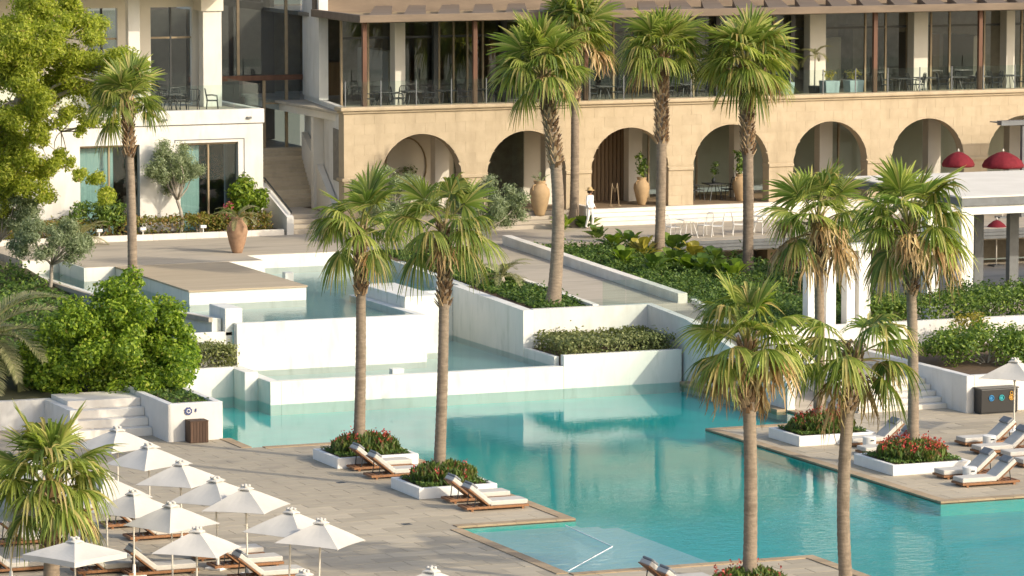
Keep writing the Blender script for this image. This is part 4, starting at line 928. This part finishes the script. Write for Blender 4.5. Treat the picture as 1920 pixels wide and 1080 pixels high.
# ================================================================ planters with flowers
def planter(rect, label, flabel, red, seed, grass=True):
    x0, x1, y0, y1 = rect; root = thing('square_planter', label, 'planter', ((x0 + x1) / 2, (y0 + y1) / 2, 0), 0, 'white square planters'); a, b = (x1 - x0) / 2, (y1 - y0) / 2; h = .34
    MB().box(-a, a, -b, -b + .16, 0, h).build('rim', 'white_paint', root, bevel=.015); MB().box(-a, a, b - .16, b, 0, h).build('rim', 'white_paint', root, bevel=.015)
    MB().box(-a, -a + .16, -b + .161, b - .161, 0, h).build('rim', 'white_paint', root, bevel=.015); MB().box(a - .16, a, -b + .161, b - .161, 0, h).build('rim', 'white_paint', root, bevel=.015)
    MB().box(-a + .161, a - .161, -b + .161, b - .161, 0, h - .05).build('soil', 'soil', root)
    r = np.random.default_rng(seed); n = 2600; cx_, cy_ = (x0 + x1) / 2, (y0 + y1) / 2
    ang = r.uniform(0, 6.28, n); rad = np.sqrt(r.random(n)) * .95; P = np.stack([cx_ + np.cos(ang) * rad * (a - .22), cy_ + np.sin(ang) * rad * (b - .2), np.zeros(n)], 1)
    hh = (.72 - .42 * rad ** 2) * r.uniform(.25, 1.0, n); P[:, 2] = h + hh * .8
    up_ = unit(np.stack([r.normal(size=n) * .45, r.normal(size=n) * .45, np.ones(n)], 1)); Nn = unit(np.stack([r.normal(size=n), r.normal(size=n), .3 * r.normal(size=n)], 1)); Nn = unit(Nn - up_ * (Nn * up_).sum(1)[:, None])
    o = put('flowering_plants', leaf_mesh('flowering_plants', P, Nn, r.uniform(.16, .36, n), .34, .3, up_), 'canna_leaf'); tag(o, flabel, 'flowers', kind='stuff')
    k = red; Q = P[r.choice(n, k)] + np.array([0, 0, .16]); Q = np.repeat(Q, 9, 0) + r.normal(size=(k * 9, 3)) * np.array([.035, .035, .08])
    put('blossoms', leaf_mesh('blossoms', Q, unit(r.normal(size=(k * 9, 3))), .085, .7), 'red_flower', o)['kind'] = 'stuff'
    if grass:
        n = 2500; Q = np.stack([r.uniform(x0 + .2, x1 - .2, n), r.uniform(y0 + .2, y1 - .2, n), np.full(n, h)], 1); Q[:, 2] += r.random(n) * .1
        put('ground_leaves', leaf_mesh('ground_leaves', Q, unit(r.normal(size=(n, 3)) + np.array([0, -.4, .6])), .1, .4), 'ground_leaf', o)['kind'] = 'stuff'
planter(PB[0], 'white square planter on the left deck, farther of the two', 'dark green canna bed around the farther left palm', 26, 1)
planter(PB[1], 'white square planter on the left deck, nearer of the two', 'dark bronze canna bed around the nearer left palm', 14, 2)
planter(PB[2], 'white square planter on the right terrace, nearest the ramp', 'red-flowering canna bed around the shaggy palm near the ramp', 90, 3)
planter(PB[3], 'white square planter on the right terrace, nearer the camera', 'red-flowering canna bed around the wide-crowned right palm', 95, 4)
planter(PB[4], 'white square planter on the deck tip at the bottom edge', 'reddish canna bed at the bottom edge around a palm foot', 30, 5)
# ================================================================ urns
def urn(loc, h, label, mat, plant=None, cat='urn'):
    root = thing('urn', label, cat, loc); s_ = h / 1.3
    MB().lathe([(.001, 0), (.17 * s_, 0), (.19 * s_, .04 * s_), (.30 * s_, .38 * s_), (.385 * s_, .78 * s_), (.36 * s_, .98 * s_), (.24 * s_, 1.12 * s_), (.2 * s_, 1.18 * s_), (.22 * s_, 1.25 * s_), (.25 * s_, 1.3 * s_), (.21 * s_, 1.3 * s_), (.18 * s_, 1.15 * s_), (.001, 1.14 * s_)], 24).build('body', mat, root, smooth=True)
    for a in (0.4, 3.54):
        c, s2 = math.cos(a), math.sin(a); MB().tube([(c * .23 * s_, s2 * .23 * s_, 1.16 * s_), (c * .33 * s_, s2 * .33 * s_, 1.15 * s_), (c * .37 * s_, s2 * .37 * s_, 1.02 * s_), (c * .34 * s_, s2 * .34 * s_, .93 * s_)], .025 * s_, 6).build('handle', mat, root, smooth=True)
    if plant == 'cycad':
        for i in range(14): put('frond', FE[i % 4], None, root, (0, 0, 1.2 * s_), i * 2.4, .3 * random.uniform(.85, 1.1))
    if plant == 'leaf':
        P, Nn = clump_points([(0, 0, h + .25), (.08, 0, h + .6), (-.05, .1, h + .9)], [.28, .3, .22], 900, 1.1, .1); MB().tube([(0, 0, h - .15), (0, 0, h + .8)], .02, 5).build('stem', 'bark', root); stuff(put('foliage', leaf_mesh('foliage', P, Nn, .2, .45), 'shrub_leaf', root))
    if plant == 'spike':
        put('leaf_clump', big_leaves(81, 9, .5, .06, .35), 'olive_leaf', root, (0, 0, h - .12))
    return root
urn(G(445, 474, 3.0), 1.45, 'large terracotta urn with a cycad on the plaza edge', 'terracotta', 'cycad')
urn(GY(1012, 53.95, F0 - .16), 1.5, 'tall ochre urn with a thin plant in the second arch', 'ochre_pot', 'spike')
urn(GY(1203, 55.3, F0), 1.2, 'ochre urn with leafy plant in the third arch', 'ochre_pot', 'leaf')
urn(GY(1388, 55.3, F0), 1.2, 'ochre urn half hidden behind a palm trunk at the fourth arch', 'ochre_pot', 'leaf')
# ================================================================ parasols
def cloth_square(h0, h1, half, nseg=8, sag=.05, val=0):
    """pitched square canopy with four ribs, sagging between them, with thickness"""
    mb = MB(); rows = []
    for t in np.linspace(.06, 1, nseg):
        ring = []
        for c in range(4):
            a0, a1 = math.pi / 4 + c * math.pi / 2, math.pi / 4 + (c + 1) * math.pi / 2
            A = np.array([math.cos(a0), math.sin(a0)]) * half * math.sqrt(2); B = np.array([math.cos(a1), math.sin(a1)]) * half * math.sqrt(2)
            for k in range(6):
                f = k / 6; p = (A * (1 - f) + B * f) * t; e = math.sin(math.pi * f); p = p * (1 - .04 * e * t)
                ring.append((p[0], p[1], h1 - (h1 - h0) * (t ** 1.12) - sag * e * math.sin(math.pi * min(1, t * .9)) + .02 * e * t))
        rows.append(ring)
    if val: rows.append([(x, y, z - val) for x, y, z in rows[-1]])
    n = 24; vs = [p for r in rows for p in r]; fs = [(i * n + k, (i + 1) * n + k, (i + 1) * n + (k + 1) % n, i * n + (k + 1) % n) for i in range(len(rows) - 1) for k in range(n)]
    mb.add(vs, fs); return mb
def make_parasol(label, H=2.45, half=.92, drop=.56, val=0, group='white parasols on the left deck'):
    root = thing('parasol', label, 'parasol', (0, 0, 0), 0, group)
    o = cloth_square(H - drop, H - .02, half, val=val).build('canopy', 'canvas', root)
    so = o.modifiers.new('cloth', 'SOLIDIFY'); so.thickness = .008
    for c in range(4):
        a = math.pi / 4 + c * math.pi / 2; e = np.array([math.cos(a), math.sin(a)]) * half * math.sqrt(2) * .985
        MB().tube([(0, 0, H - .12), (e[0] * .5, e[1] * .5, H - .06 - drop * .5), (e[0], e[1], H - drop - .02)], .011, 5).build('rib', 'cream_metal', root)
        q = e * .5; MB().tube([(0, 0, H - drop - .12), (q[0], q[1], H - .07 - drop * .5)], .009, 5).build('strut', 'cream_metal', root)
    cloth_square(H - .05, H + .05, .17, 4, 0, .03).build('vent_cap', 'canvas', o)
    for c in range(4): a = c * math.pi / 2 + .4; MB().lathe([(.005, 0), (.05, .02), (.045, .07), (.005, .09)], 8, (.09 * math.cos(a), .09 * math.sin(a), H - .01)).build('vent_fold', 'canvas', o, smooth=True)
    MB().tube([(0, 0, .05), (0, 0, H + .06)], .026, 10).build('pole', 'cream_metal', root)
    MB().lathe([(.045, H - drop - .17), (.05, H - drop - .09)], 10).build('hub', 'cream_metal', root)
    MB().box(-.26, .26, -.26, .26, 0, .07).build('base', 'white_paint', root, bevel=.02); MB().lathe([(.05, .07), (.045, .38)], 10).build('sleeve', 'white_paint', root)
    return root
UM = [((220, 800), 20, 'parasol farthest from the camera, nearest the garden steps'), ((280, 828), 22, 'wide parasol in front of the garden steps, second from the back'),
      ((340, 865), 40, 'third parasol from the back on the side towards the pool'), ((408, 898), 35, 'parasol half hidden behind the one nearest the open deck middle'), ((463, 910), 48, 'parasol on a tall bare pole at the middle of the open deck side'),
      ((200, 890), 15, 'parasol peeking out behind the fan palm fronds, back row'), ((250, 912), 30, 'parasol just right of the fan palm leaves'), ((323, 938), 25, 'parasol at the centre of the parasol cluster'),
      ((367, 983), 50, 'front parasol of the cluster with its pole foot near the bottom edge'), ((540, 953), 38, 'left one of the two parasols standing apart towards the pool'), ((595, 968), 46, 'right one of the two parasols standing apart towards the pool'),
      ((570, 1063), 40, 'parasol whose tip just shows at the bottom edge left of centre'), ((805, 1060), 40, 'lone parasol top at the bottom edge nearest the pool'),
      ((57, 852), 30, 'parasol behind the fan palm crown, on its far left side'), ((119, 872), 12, 'parasol mostly hidden behind the fan palm crown'), ((19, 925), 35, 'parasol at the left edge behind the fan palm')]
first = None
for (x, y), rot, lab in UM:
    p = G(x, y, 2.5); p[2] = .0
    if first is None: first = make_parasol('white ' + lab); first.location = tuple(p); first.rotation_euler = (0, 0, R_(rot)); ft = None
    else:
        if ft is None: ft = tree_of(first)
        c_ = copy_tree(first, p, R_(rot), 'white ' + lab, None, ft, rng.uniform(.95, 1.03)); c_.rotation_euler = (R_(rng.normal() * 1.2), R_(rng.normal() * 1.2), R_(rot))
pv_ = make_parasol('white parasol with a hanging valance in front of the fan palm trunk', 2.3, .93, .36, .14, None); p = G(140, 1008, 2.35); pv_.location = (p[0], p[1], 0); pv_.rotation_euler = (0, 0, R_(28))
p = G(1903, 672, 2.5); nogroup(copy_tree(first, (p[0], p[1], 0), R_(40), 'white parasol at the right edge beside the black bin', None, ft))
# ================================================================ loungers
def make_lounger(label, group, raised=39):
    root = thing('sun_lounger', label, 'sun lounger', (0, 0, 0), 0, group)
    for s_ in (-1, 1): MB().box(-1.0, 1.0, s_ * .35 - .03, s_ * .35 + .03, .06, .13).build('side_rail', 'teak', root, bevel=.006)
    for x in (-1.0, .94): MB().box(x, x + .06, -.32, .32, .06, .13).build('end_rail', 'teak', root, bevel=.006)
    for k in range(9): MB().box(-.88 + k * .2, -.76 + k * .2, -.318, .318, .1, .125).build('slat', 'teak', root)
    for x in (-.85, .78):
        for s_ in (-1, 1): MB().box(x, x + .07, s_ * .33 - .03, s_ * .33 + .03, 0, .06).build('leg', 'teak', root)
    MB().box(-.22, .98, -.33, .33, .132, .28).build('seat_cushion', 'cushion', root, bevel=.03)
    a = R_(raised); c, s2 = math.cos(a), math.sin(a); L = .86
    def at_(u, w): return (-.24 - u * c + w * s2 * 1.0, .15 + u * s2 + w * c)
    def slab(u0, u1, w0, w1, hw): return MB().hexa([(*at_(u1, w0)[:1], -hw, at_(u1, w0)[1]), (at_(u0, w0)[0], -hw, at_(u0, w0)[1]), (at_(u0, w0)[0], hw, at_(u0, w0)[1]), (at_(u1, w0)[0], hw, at_(u1, w0)[1]), (at_(u1, w1)[0], -hw, at_(u1, w1)[1]), (at_(u0, w1)[0], -hw, at_(u0, w1)[1]), (at_(u0, w1)[0], hw, at_(u0, w1)[1]), (at_(u1, w1)[0], hw, at_(u1, w1)[1])])
    bf = slab(0, L, -.035, -.003, .34).build('backrest_frame', 'teak', root); bc = slab(.0, L, 0, .14, .33).build('backrest_cushion', 'cushion', root, bevel=.03)
    slab(L - .24, L + .015, .142, .21, .3).build('headrest', 'grey_cushion', bc, bevel=.025)
    q = at_(L * .62, -.035); MB().tube([(q[0], -.28, q[1]), (-.72, -.28, .1)], .016, 5).build('prop', 'dark_metal', bf); MB().tube([(q[0], .28, q[1]), (-.72, .28, .1)], .016, 5).build('prop', 'dark_metal', bf)
    return root
LG = 'sun loungers on the left deck'
l0_ = make_lounger('cream sun lounger beside the farther left planter, the back one of the pair', LG); lt = None
def lounger(p, rz, lab, grp, src=None):
    return copy_tree(l0_, (p[0], p[1], 0), rz, lab, grp, lt)
p = G(712, 878); l0_.location = (p[0], p[1], 0); lt = tree_of(l0_)
for x, y, lab in ((745, 893, 'cream sun lounger beside the farther left planter, the front one of the pair'), (893, 938, 'cream sun lounger beside the nearer left planter, the back one of the pair'), (925, 953, 'cream sun lounger beside the nearer left planter, the front one of the pair'),
                  (1265, 1100, 'cream sun lounger at the bottom edge on the deck tip, back one of the pair'), (1297, 1116, 'cream sun lounger at the bottom edge on the deck tip, front one of the pair'),
                  (255, 985, 'sun lounger in the shade behind the central parasols'), (300, 1008, 'sun lounger with grey headrest below the central parasol'), (425, 1045, 'sun lounger right of the front parasol pole, back one'), (460, 1062, 'sun lounger right of the front parasol pole, front one'),
                  (205, 1072, 'sun lounger at the bottom edge right of the fan palm trunk'), (55, 1018, 'sun lounger left of the fan palm trunk'), (25, 1070, 'sun lounger at the bottom left corner'), (150, 960, 'sun lounger behind the fan palm trunk'), (300, 1075, 'sun lounger at the bottom edge under the front parasol'), (500, 1085, 'sun lounger cut by the bottom edge below the two parasols')):
    lounger(G(x, y), 0, lab, LG)
RG = 'sun loungers on the right terrace'
for x, y, lab in ((1640, 833, 'sun lounger behind the right flower planters, back one of the pair'), (1665, 850, 'sun lounger behind the right flower planters, front one of the pair'), (1850, 832, 'grey sun lounger below the right parasol, back one'), (1880, 848, 'grey sun lounger below the right parasol, front one'),
                  (1812, 893, 'pale sun lounger at the right pool edge, back one of the pair'), (1848, 908, 'pale sun lounger at the right pool edge, front one of the pair'), (1935, 858, 'sun lounger cut by the right picture edge'), (1960, 872, 'nearer sun lounger cut by the right picture edge')):
    lounger(G(x, y), math.pi, lab, RG)
def stool(p, label):
    root = thing('side_table', label, 'side table', (p[0], p[1], 0), 0, 'white round side tables'); MB().lathe([(.001, 0), (.2, 0), (.215, .03), (.225, .4), (.2, .42), (.001, .42)], 20).build('drum', 'white_paint', root, smooth=False)
    MB().box(-.06, .06, -.232, -.215, .29, .33).build('handle_slot', 'dark_metal', root); return root
stool(G(1630, 842), 'white drum side table between the loungers behind the right planters'); stool(G(1855, 840), 'white drum side table by the loungers under the right parasol'); stool(G(1818, 900), 'white drum side table at the right pool edge'); stool(G(245, 1066), 'white drum table by a parasol foot at the lower left')
for (x, y), lab in (((763, 983), 'small dark floor drain in the open left deck'), ((640, 905), 'small dark floor drain near the farther left planter')):
    q = G(x, y); fd = thing('floor_drain', lab, 'drain', (q[0], q[1], .002)); MB().box(-.13, .13, -.13, .13, 0, .006).build('frame', 'grey_metal', fd)
    for k in range(4): MB().box(-.1, .1, -.1 + .055 * k, -.07 + .055 * k, .0065, .011).build('bar', 'dark_metal', fd)
for (x, lab) in ((186, 'left'), (268, 'middle'), (381, 'right')):
    q = GY(x, 54.87, 3.24); gl = thing('garden_lamp', '%s one of three small white garden lamps along the plaza kerb' % lab, 'lamp', q, 0, 'garden lamps'); MB().tube([(0, 0, 0), (0, 0, .18)], .025, 8).build('stem', 'white_paint', gl); MB().box(-.13, .13, -.08, .08, .18, .3).build('head', 'white_paint', gl, bevel=.02)
# ================================================================ bins, sign, rope
wb = thing('slatted_bin', 'brown slatted wooden bin against the white sign planter', 'bin', (-5.75, 19.0, 0))
MB().box(-.3, .3, -.25, .25, 0, .68).build('core', 'dark_metal', wb)
for k in range(6): MB().box(-.31 + k * .104, -.215 + k * .104, -.275, -.251, .01, .7).build('slat', 'bin_wood', wb)
for k in range(5): MB().box(-.33, -.301, -.25 + k * .1, -.158 + k * .1, .01, .7).build('slat', 'bin_wood', wb)
MB().box(-.32, .32, -.27, .27, .701, .735).build('lid', 'bin_wood', wb); MB().lathe([(.001, .735), (.04, .735), (.03, .77), (.001, .775)], 10, (.15, 0, 0)).build('knob', 'dark_metal', wb)
sg = thing('pool_sign', 'small round blue sign on the white planter above the wooden bin', 'sign', (GY(353, 19.29, 1)[0], 19.285, 1.0))
MB().slab_xz([(.125 * math.cos(t) * (1.15 if k % 2 else .95), .125 * math.sin(t) * (1.15 if k % 2 else .95)) for k, t in enumerate(np.linspace(0, 2 * math.pi, 16, endpoint=False))], -.02, 0).build('plate', 'sign_blue', sg)
pts = [(.06 * math.cos(t), -.024, .06 * math.sin(t)) for t in np.linspace(0, 2 * math.pi, 20)]; MB().tube(pts, .014, 6, cap=False).build('ring_symbol', 'white_paint', sg)
sg2 = thing('notice', 'tiny dark notice strip right of the round blue sign', 'sign', (GY(367, 19.29, 1)[0], 19.285, 1.02)); MB().box(-.025, .025, -.012, 0, -.05, .05).build('plate', 'sign_blue', sg2); MB().box(-.015, .015, -.016, -.0125, -.07, -.055).build('strip', 'grey_metal', sg2)
rb = thing('recycling_bin', 'black three-part recycling bin with blue, teal and orange symbols', 'bin', (21.95, 15.02, 0))
MB().box(-.72, .72, -.26, .26, .04, .86).build('body', 'bin_black', rb, bevel=.02); MB().box(-.76, .76, -.28, .28, .861, .9).build('lid', 'bin_black', rb, bevel=.01); MB().box(-.7, .7, -.22, .22, 0, .04).build('plinth', 'dark_metal', rb)
for i, (cx_, mt) in enumerate(((-.32, 'icon_blue'), (.08, 'icon_teal'), (.46, 'icon_orange'))):
    pts = [(cx_ + .09 * math.cos(t), -.272, .55 + .09 * math.sin(t)) for t in np.linspace(0, 2 * math.pi, 18)]; MB().tube(pts, .02, 6, cap=False).build('symbol_ring', mt, rb)
    pts = [(cx_ + (.05 + .02 * (k % 2)) * math.cos(t), .55 + (.05 + .02 * (k % 2)) * math.sin(t)) for k, t in enumerate(np.linspace(0, 2 * math.pi, 6, endpoint=False))]; MB().slab_xz(pts, -.272, -.262).build('symbol', mt, rb)
    if i == 2:
        pts = [(cx_ + .055 * math.cos(t), -.272, .7 + .055 * math.sin(t)) for t in np.linspace(0, 2 * math.pi, 14)]; MB().tube(pts, .016, 6, cap=False).build('symbol_ring', mt, rb)
A, B_, C2, = G(1060, 985, -.04), G(1148, 1025, -.04), G(1065, 1071, -.04)
tag(MB().tube([A, (A + B_) / 2, B_, (B_ + C2) / 2, C2], .016, 6).build('float_rope', 'rope_white'), 'thin white floating rope marking the shallow entry of the pool', 'rope')
# ================================================================ terrace furniture
def make_chair(label, group, mat, cat='chair'):
    root = thing('chair', label, cat, (0, 0, 0), 0, group)
    MB().box(-.24, .24, -.24, .24, .43, .465).build('seat', mat, root, bevel=.01)
    m = MB(); 
    for k in range(5): m.tube([(-.2 + .1 * k, .22, .5), (-.2 + .1 * k, .29, .92)], .012, 4)
    bfm = MB().tube([(-.24, .21, .46), (-.25, .29, .86), (-.18, .31, .95), (.18, .31, .95), (.25, .29, .86), (.24, .21, .46)], .018, 6).build('back_frame', mat, root); m.build('back_bars', mat, bfm)
    for x in (-.24, .24): MB().tube([(x, .25, .67), (x * 1.08, .0, .68), (x * 1.08, -.2, .64), (x, -.22, .44)], .016, 5).build('armrest', mat, root)
    for x in (-.21, .21):
        for y in (-.21, .21): MB().tube([(x, y, .44), (x * 1.12, y * 1.2, 0)], .018, 5).build('leg', mat, root)
    return root
def make_table(label, group, mat, h=.74):
    root = thing('table', label, 'table', (0, 0, 0), 0, group); MB().box(-.4, .4, -.4, .4, h - .04, h).build('top', mat, root, bevel=.01)
    for x in (-1, 1):
        for y in (-1, 1): MB().tube([(x * .12, y * .12, h - .04), (x * .3, y * .3, 0)], .018, 6).build('leg', mat, root)
    return root
cp = make_chair('black chair left of the first table on the upper terrace', 'chairs on the upper restaurant terrace', 'dark_metal'); ct = tree_of(cp)
tp_ = make_table('black table on the upper restaurant terrace, first from the left', 'tables on the upper restaurant terrace', 'dark_metal'); tt = tree_of(tp_)
zu = FU + .12; n = 0
for k, px in enumerate((720, 772, 835, 900, 960, 1130, 1285, 1690, 1735, 1790, 1835, 1890)):
    q = GY(px, 56.3, zu)
    if k == 0: tp_.location = tuple(q)
    else: copy_tree(tp_, q, 0, 'black table on the upper restaurant terrace, %s from the left' % ORD[k], None, tt)
    for dx, a in ((-.72, 1.57), (.72, -1.57)):
        if n == 0: cp.location = (q[0] + dx, q[1], zu); cp.rotation_euler = (0, 0, a)
        else: copy_tree(cp, (q[0] + dx, q[1] + random.uniform(-.3, .2), zu), a + random.uniform(-.4, .4), 'black chair %s of the %s table on the upper terrace' % ('left' if dx < 0 else 'right', ORD[k]), None, ct)
        n += 1
for kk, (px, dy, a) in enumerate(((285, .6, .5), (310, .3, 2.6), (335, .9, .2), (362, .25, 3.0), (398, .1, 1.2))):
    q = GY(px, YB + .9 + dy, 8.1); copy_tree(cp, q, a, 'black chair on the white wing terrace, %s from the left' % ORD[kk], 'chairs on the white wing terrace', ct)
nogroup(copy_tree(tp_, GY(322, YB + 1.5, 8.1), 0, 'black table on the white wing terrace', None, tt))
wc = make_chair('white chair on the cafe terrace, first from the left', 'white chairs on the cafe terrace', 'white_paint'); wct = tree_of(wc); wt = make_table('white table with splayed legs on the cafe terrace, right of the third arch palm', 'white tables on the cafe terrace', 'white_paint', .78); wtt = tree_of(wt)
wt.location = tuple(GY(1291, 47.3, 2.998)); copy_tree(wt, GY(1430, 47.6, 2.998), .3, 'white table on the cafe terrace beside the fourth arch palm', None, wtt)
for i, (px, Y, a) in enumerate(((1262, 47.6, 1.6), (1322, 47.8, -1.4), (1345, 47.2, -2.0), (1385, 47.5, 1.2), (1415, 48.4, .3), (1462, 47.4, -1.2))):
    if i == 0: wc.location = tuple(GY(px, Y, 2.998)); wc.rotation_euler = (0, 0, a)
    else: copy_tree(wc, GY(px, Y, 2.998), a, 'white chair on the cafe terrace, %s from the left' % ORD[i], None, wct)
dt_ = copy_tree(tp_, GY(1338, 56.2, F0), 0, 'dark table standing inside the fourth arch', None, tt); nogroup(dt_)
for dx in (-.75, .75): copy_tree(cp, (dt_.location.x + dx, 56.3, F0), 1.57 if dx < 0 else -1.57, 'dark chair %s of the table inside the fourth arch' % ('left' if dx < 0 else 'right'), 'chairs inside the fourth arch', ct)
vp = thing('vase_plant', 'dark leafy plant standing on the table in the fourth arch', 'plant', (dt_.location.x, 56.2, F0 + .74)); MB().lathe([(.06, 0), (.1, .12), (.05, .25)], 12).build('vase', 'dark_metal', vp)
P, Nn = clump_points([(0, 0, .5), (.1, 0, .8)], [.25, .2], 900, 1, .1); stuff(put('foliage', leaf_mesh('foliage', P, Nn, .14, .45), 'ground_leaf', vp))
cp2 = thing('stanchion', 'pair of slim brass stanchions inside the third arch', 'stanchion', GY(1152, 55.2, F0))
for dx in (-.18, .22): MB().tube([(dx, 0, 0), (dx * .6, 0, 1.0)], .02, 6).build('post', 'bronze_frame', cp2); MB().lathe([(.1, 0), (.1, .02), (.02, .03)], 10, (dx, 0, 0)).build('foot', 'bronze_frame', cp2)
MB().tube([(-.11, 0, .95), (.03, 0, .6), (.13, 0, .95)], .015, 5).build('cord', 'bronze_frame', cp2)
# grey planters with shrubs on the upper terrace
for i, (px, lab) in enumerate(((1470, 'left one of three grey planter tubs on the upper terrace'), (1555, 'middle grey planter tub with yellowish shrub on the upper terrace'), (1600, 'right one of three grey planter tubs on the upper terrace'))):
    q = GY(px, 55.6, zu); t = thing('planter_tub', lab, 'planter', q, 0, 'grey tubs on the upper terrace'); MB().hexa([(-.3, -.3, 0), (.3, -.3, 0), (.3, .3, 0), (-.3, .3, 0), (-.36, -.36, .75), (.36, -.36, .75), (.36, .36, .75), (-.36, .36, .75)]).build('tub', 'grey_planter', t, bevel=.02)
    P, Nn = clump_points([(0, 0, .95), (.15, 0, 1.1), (-.15, .1, 1.05)], [.3, .22, .25], 600, .8, .2); stuff(put('foliage', leaf_mesh('foliage', P, Nn, .13, .45), 'yellow_leaf' if i else 'ground_leaf', t))
q = GY(1527, 56.2, zu); t = thing('potted_palm', 'small dark potted palm before a white column on the upper terrace', 'plant', q); MB().lathe([(.001, 0), (.22, 0), (.28, .5), (.001, .48)], 16).build('pot', 'dark_metal', t); MB().tube([(0, 0, .4), (.03, 0, 1.9)], .035, 6).build('stem', 'bark', t)
for i in range(12): put('frond', FE[i % 5], None, t, (.03, 0, 1.85), i * 2.4, .26)
# red parasols
def red_parasol(p, floor, R, drop, label):
    H = p[2] - floor; root = thing('red_parasol', label, 'parasol', (p[0], p[1], floor), 0, 'red parasols at the right'); n = 24; rows = []
    for r_, z_ in ((.04, 0), (.3, .1), (.62, .34), (.88, .66), (1.0, 1.0), (.97, 1.18)):
        rows.append([(R * r_ * math.cos(a) * (1 - .05 * math.cos(8 * a) * r_), R * r_ * math.sin(a) * (1 - .05 * math.cos(8 * a) * r_), H - drop * z_) for a in np.linspace(0, 2 * math.pi, n, endpoint=False)])
    o = MB().add([q for r_ in rows for q in r_], [(i * n + k, (i + 1) * n + k, (i + 1) * n + (k + 1) % n, i * n + (k + 1) % n) for i in range(len(rows) - 1) for k in range(n)]).build('canopy', 'red_fabric', root, smooth=True); o.modifiers.new('cloth', 'SOLIDIFY').thickness = .01
    for k in range(8):
        a = k * math.pi / 4; MB().tube([(0, 0, H - .02), (R * .62 * math.cos(a), R * .62 * math.sin(a), H - drop * .36 - .05), (R * .94 * math.cos(a), R * .94 * math.sin(a), H - drop * 1.0 - .03)], .01, 5).build('rib', 'cream_metal', o)
    MB().lathe([(.03, 0), (.05, .05), (.01, .14)], 8, (0, 0, H - .01)).build('finial', 'cream_metal', o)
    MB().tube([(0, 0, .05), (0, 0, H)], .028, 8).build('pole', 'cream_metal', root); MB().box(-.25, .25, -.25, .25, 0, .07).build('base', 'grey_metal', root); return root
q = GY(1869, 46.5, 1.3); red_parasol(lift(q, 1869, 412), 1.3, .52, .55, 'small red parasol seen below the white pavilion roof')
q = GY(1880, 50.0, 3); red_parasol(lift(q, 1881, 284), 2.998, .9, .6, 'wide red parasol on the cafe terrace at the far right')
q = GY(1800, 50.4, 3); red_parasol(lift(q, 1797, 284), 2.998, .7, .56, 'red parasol on the cafe terrace in front of the sixth arch')
bt = copy_tree(wt, GY(1862, 31.5, 1.3), 0, 'white table under the right pavilion', None, wtt); nogroup(bt)
# ================================================================ person
def person(loc, rz):
    root = thing('person', 'person in white shirt, white trousers and straw hat walking by the arcade steps', 'person', loc, rz)
    J = {'pelvis': (0, 0, .92), 'spine': (0, 0, 1.12), 'chest': (0, .01, 1.32), 'neck': (0, 0, 1.46), 'head': (0, -.015, 1.56), 'crown': (0, -.01, 1.66),
         'lh': (.09, 0, .88), 'lk': (.1, -.08, .48), 'la': (.1, -.05, .08), 'lt': (.11, -.17, .03), 'rh': (-.09, 0, .88), 'rk': (-.1, .02, .48), 'ra': (-.1, .14, .09), 'rt': (-.1, .03, .03),
         'ls': (.17, 0, 1.39), 'le': (.24, .05, 1.12), 'lw': (.25, -.08, .9), 'lf': (.25, -.12, .82), 'rs': (-.17, 0, 1.39), 're': (-.24, -.02, 1.12), 'rw': (-.25, -.14, .93), 'rf': (-.25, -.18, .85)}
    E = [('pelvis', 'spine'), ('spine', 'chest'), ('chest', 'neck'), ('neck', 'head'), ('head', 'crown'), ('pelvis', 'lh'), ('lh', 'lk'), ('lk', 'la'), ('la', 'lt'), ('pelvis', 'rh'), ('rh', 'rk'), ('rk', 'ra'), ('ra', 'rt'), ('chest', 'ls'), ('ls', 'le'), ('le', 'lw'), ('lw', 'lf'), ('chest', 'rs'), ('rs', 're'), ('re', 'rw'), ('rw', 'rf')]
    Rr = dict(pelvis=.135, spine=.125, chest=.14, neck=.055, head=.092, crown=.07, lh=.09, lk=.062, la=.045, lt=.04, rh=.09, rk=.062, ra=.045, rt=.04, ls=.066, le=.047, lw=.035, lf=.03, rs=.066, re=.047, rw=.035, rf=.03)
    ks = list(J); me = bpy.data.meshes.new('body'); me.from_pydata([J[k] for k in ks], [(ks.index(a), ks.index(b)) for a, b in E], [])
    o = put('body', me, 'cotton', root); me.materials.append(MATS['skin'])
    o.modifiers.new('skin', 'SKIN'); 
    for i, k in enumerate(ks): me.skin_vertices[0].data[i].radius = (Rr[k], Rr[k] * (.75 if k in ('chest', 'spine', 'pelvis') else 1))
    me.skin_vertices[0].data[0].use_root = True; o.modifiers.new('sub', 'SUBSURF').levels = 2; o.modifiers['sub'].render_levels = 2
    dg = bpy.context.evaluated_depsgraph_get(); ev = o.evaluated_get(dg); m2 = bpy.data.meshes.new_from_object(ev); o.modifiers.clear(); o.data = m2
    m2.materials.clear(); m2.materials.append(MATS['cotton']); m2.materials.append(MATS['skin'])
    for pl_ in m2.polygons:
        c = pl_.center; pl_.use_smooth = True; pl_.material_index = 1 if (c.z > 1.44 or (abs(c.x) > .2 and c.z < .93) or c.z < .07) else 0
    MB().lathe([(.15, .86), (.175, .95), (.15, 1.1), (.165, 1.25), (.15, 1.36), (.1, 1.42)], 16).build('shirt', 'cotton', root, smooth=True)
    MB().lathe([(.02, 1.5), (.1, 1.53), (.105, 1.62), (.02, 1.69)], 14, (0, .015, 0)).build('hair', 'hair', root, smooth=True)
    h = thing_part = MB().lathe([(.02, 1.655), (.2, 1.645), (.205, 1.655), (.112, 1.672), (.105, 1.76), (.07, 1.785), (.005, 1.785)], 20).build('hat', 'straw', root, smooth=True)
    MB().lathe([(.025, 0), (.022, .04), (.005, .05)], 8, (0, -.125, 1.555)).build('nose', 'skin', root, smooth=True)
    return root
person(G(1106, 429, 3.0), .5)
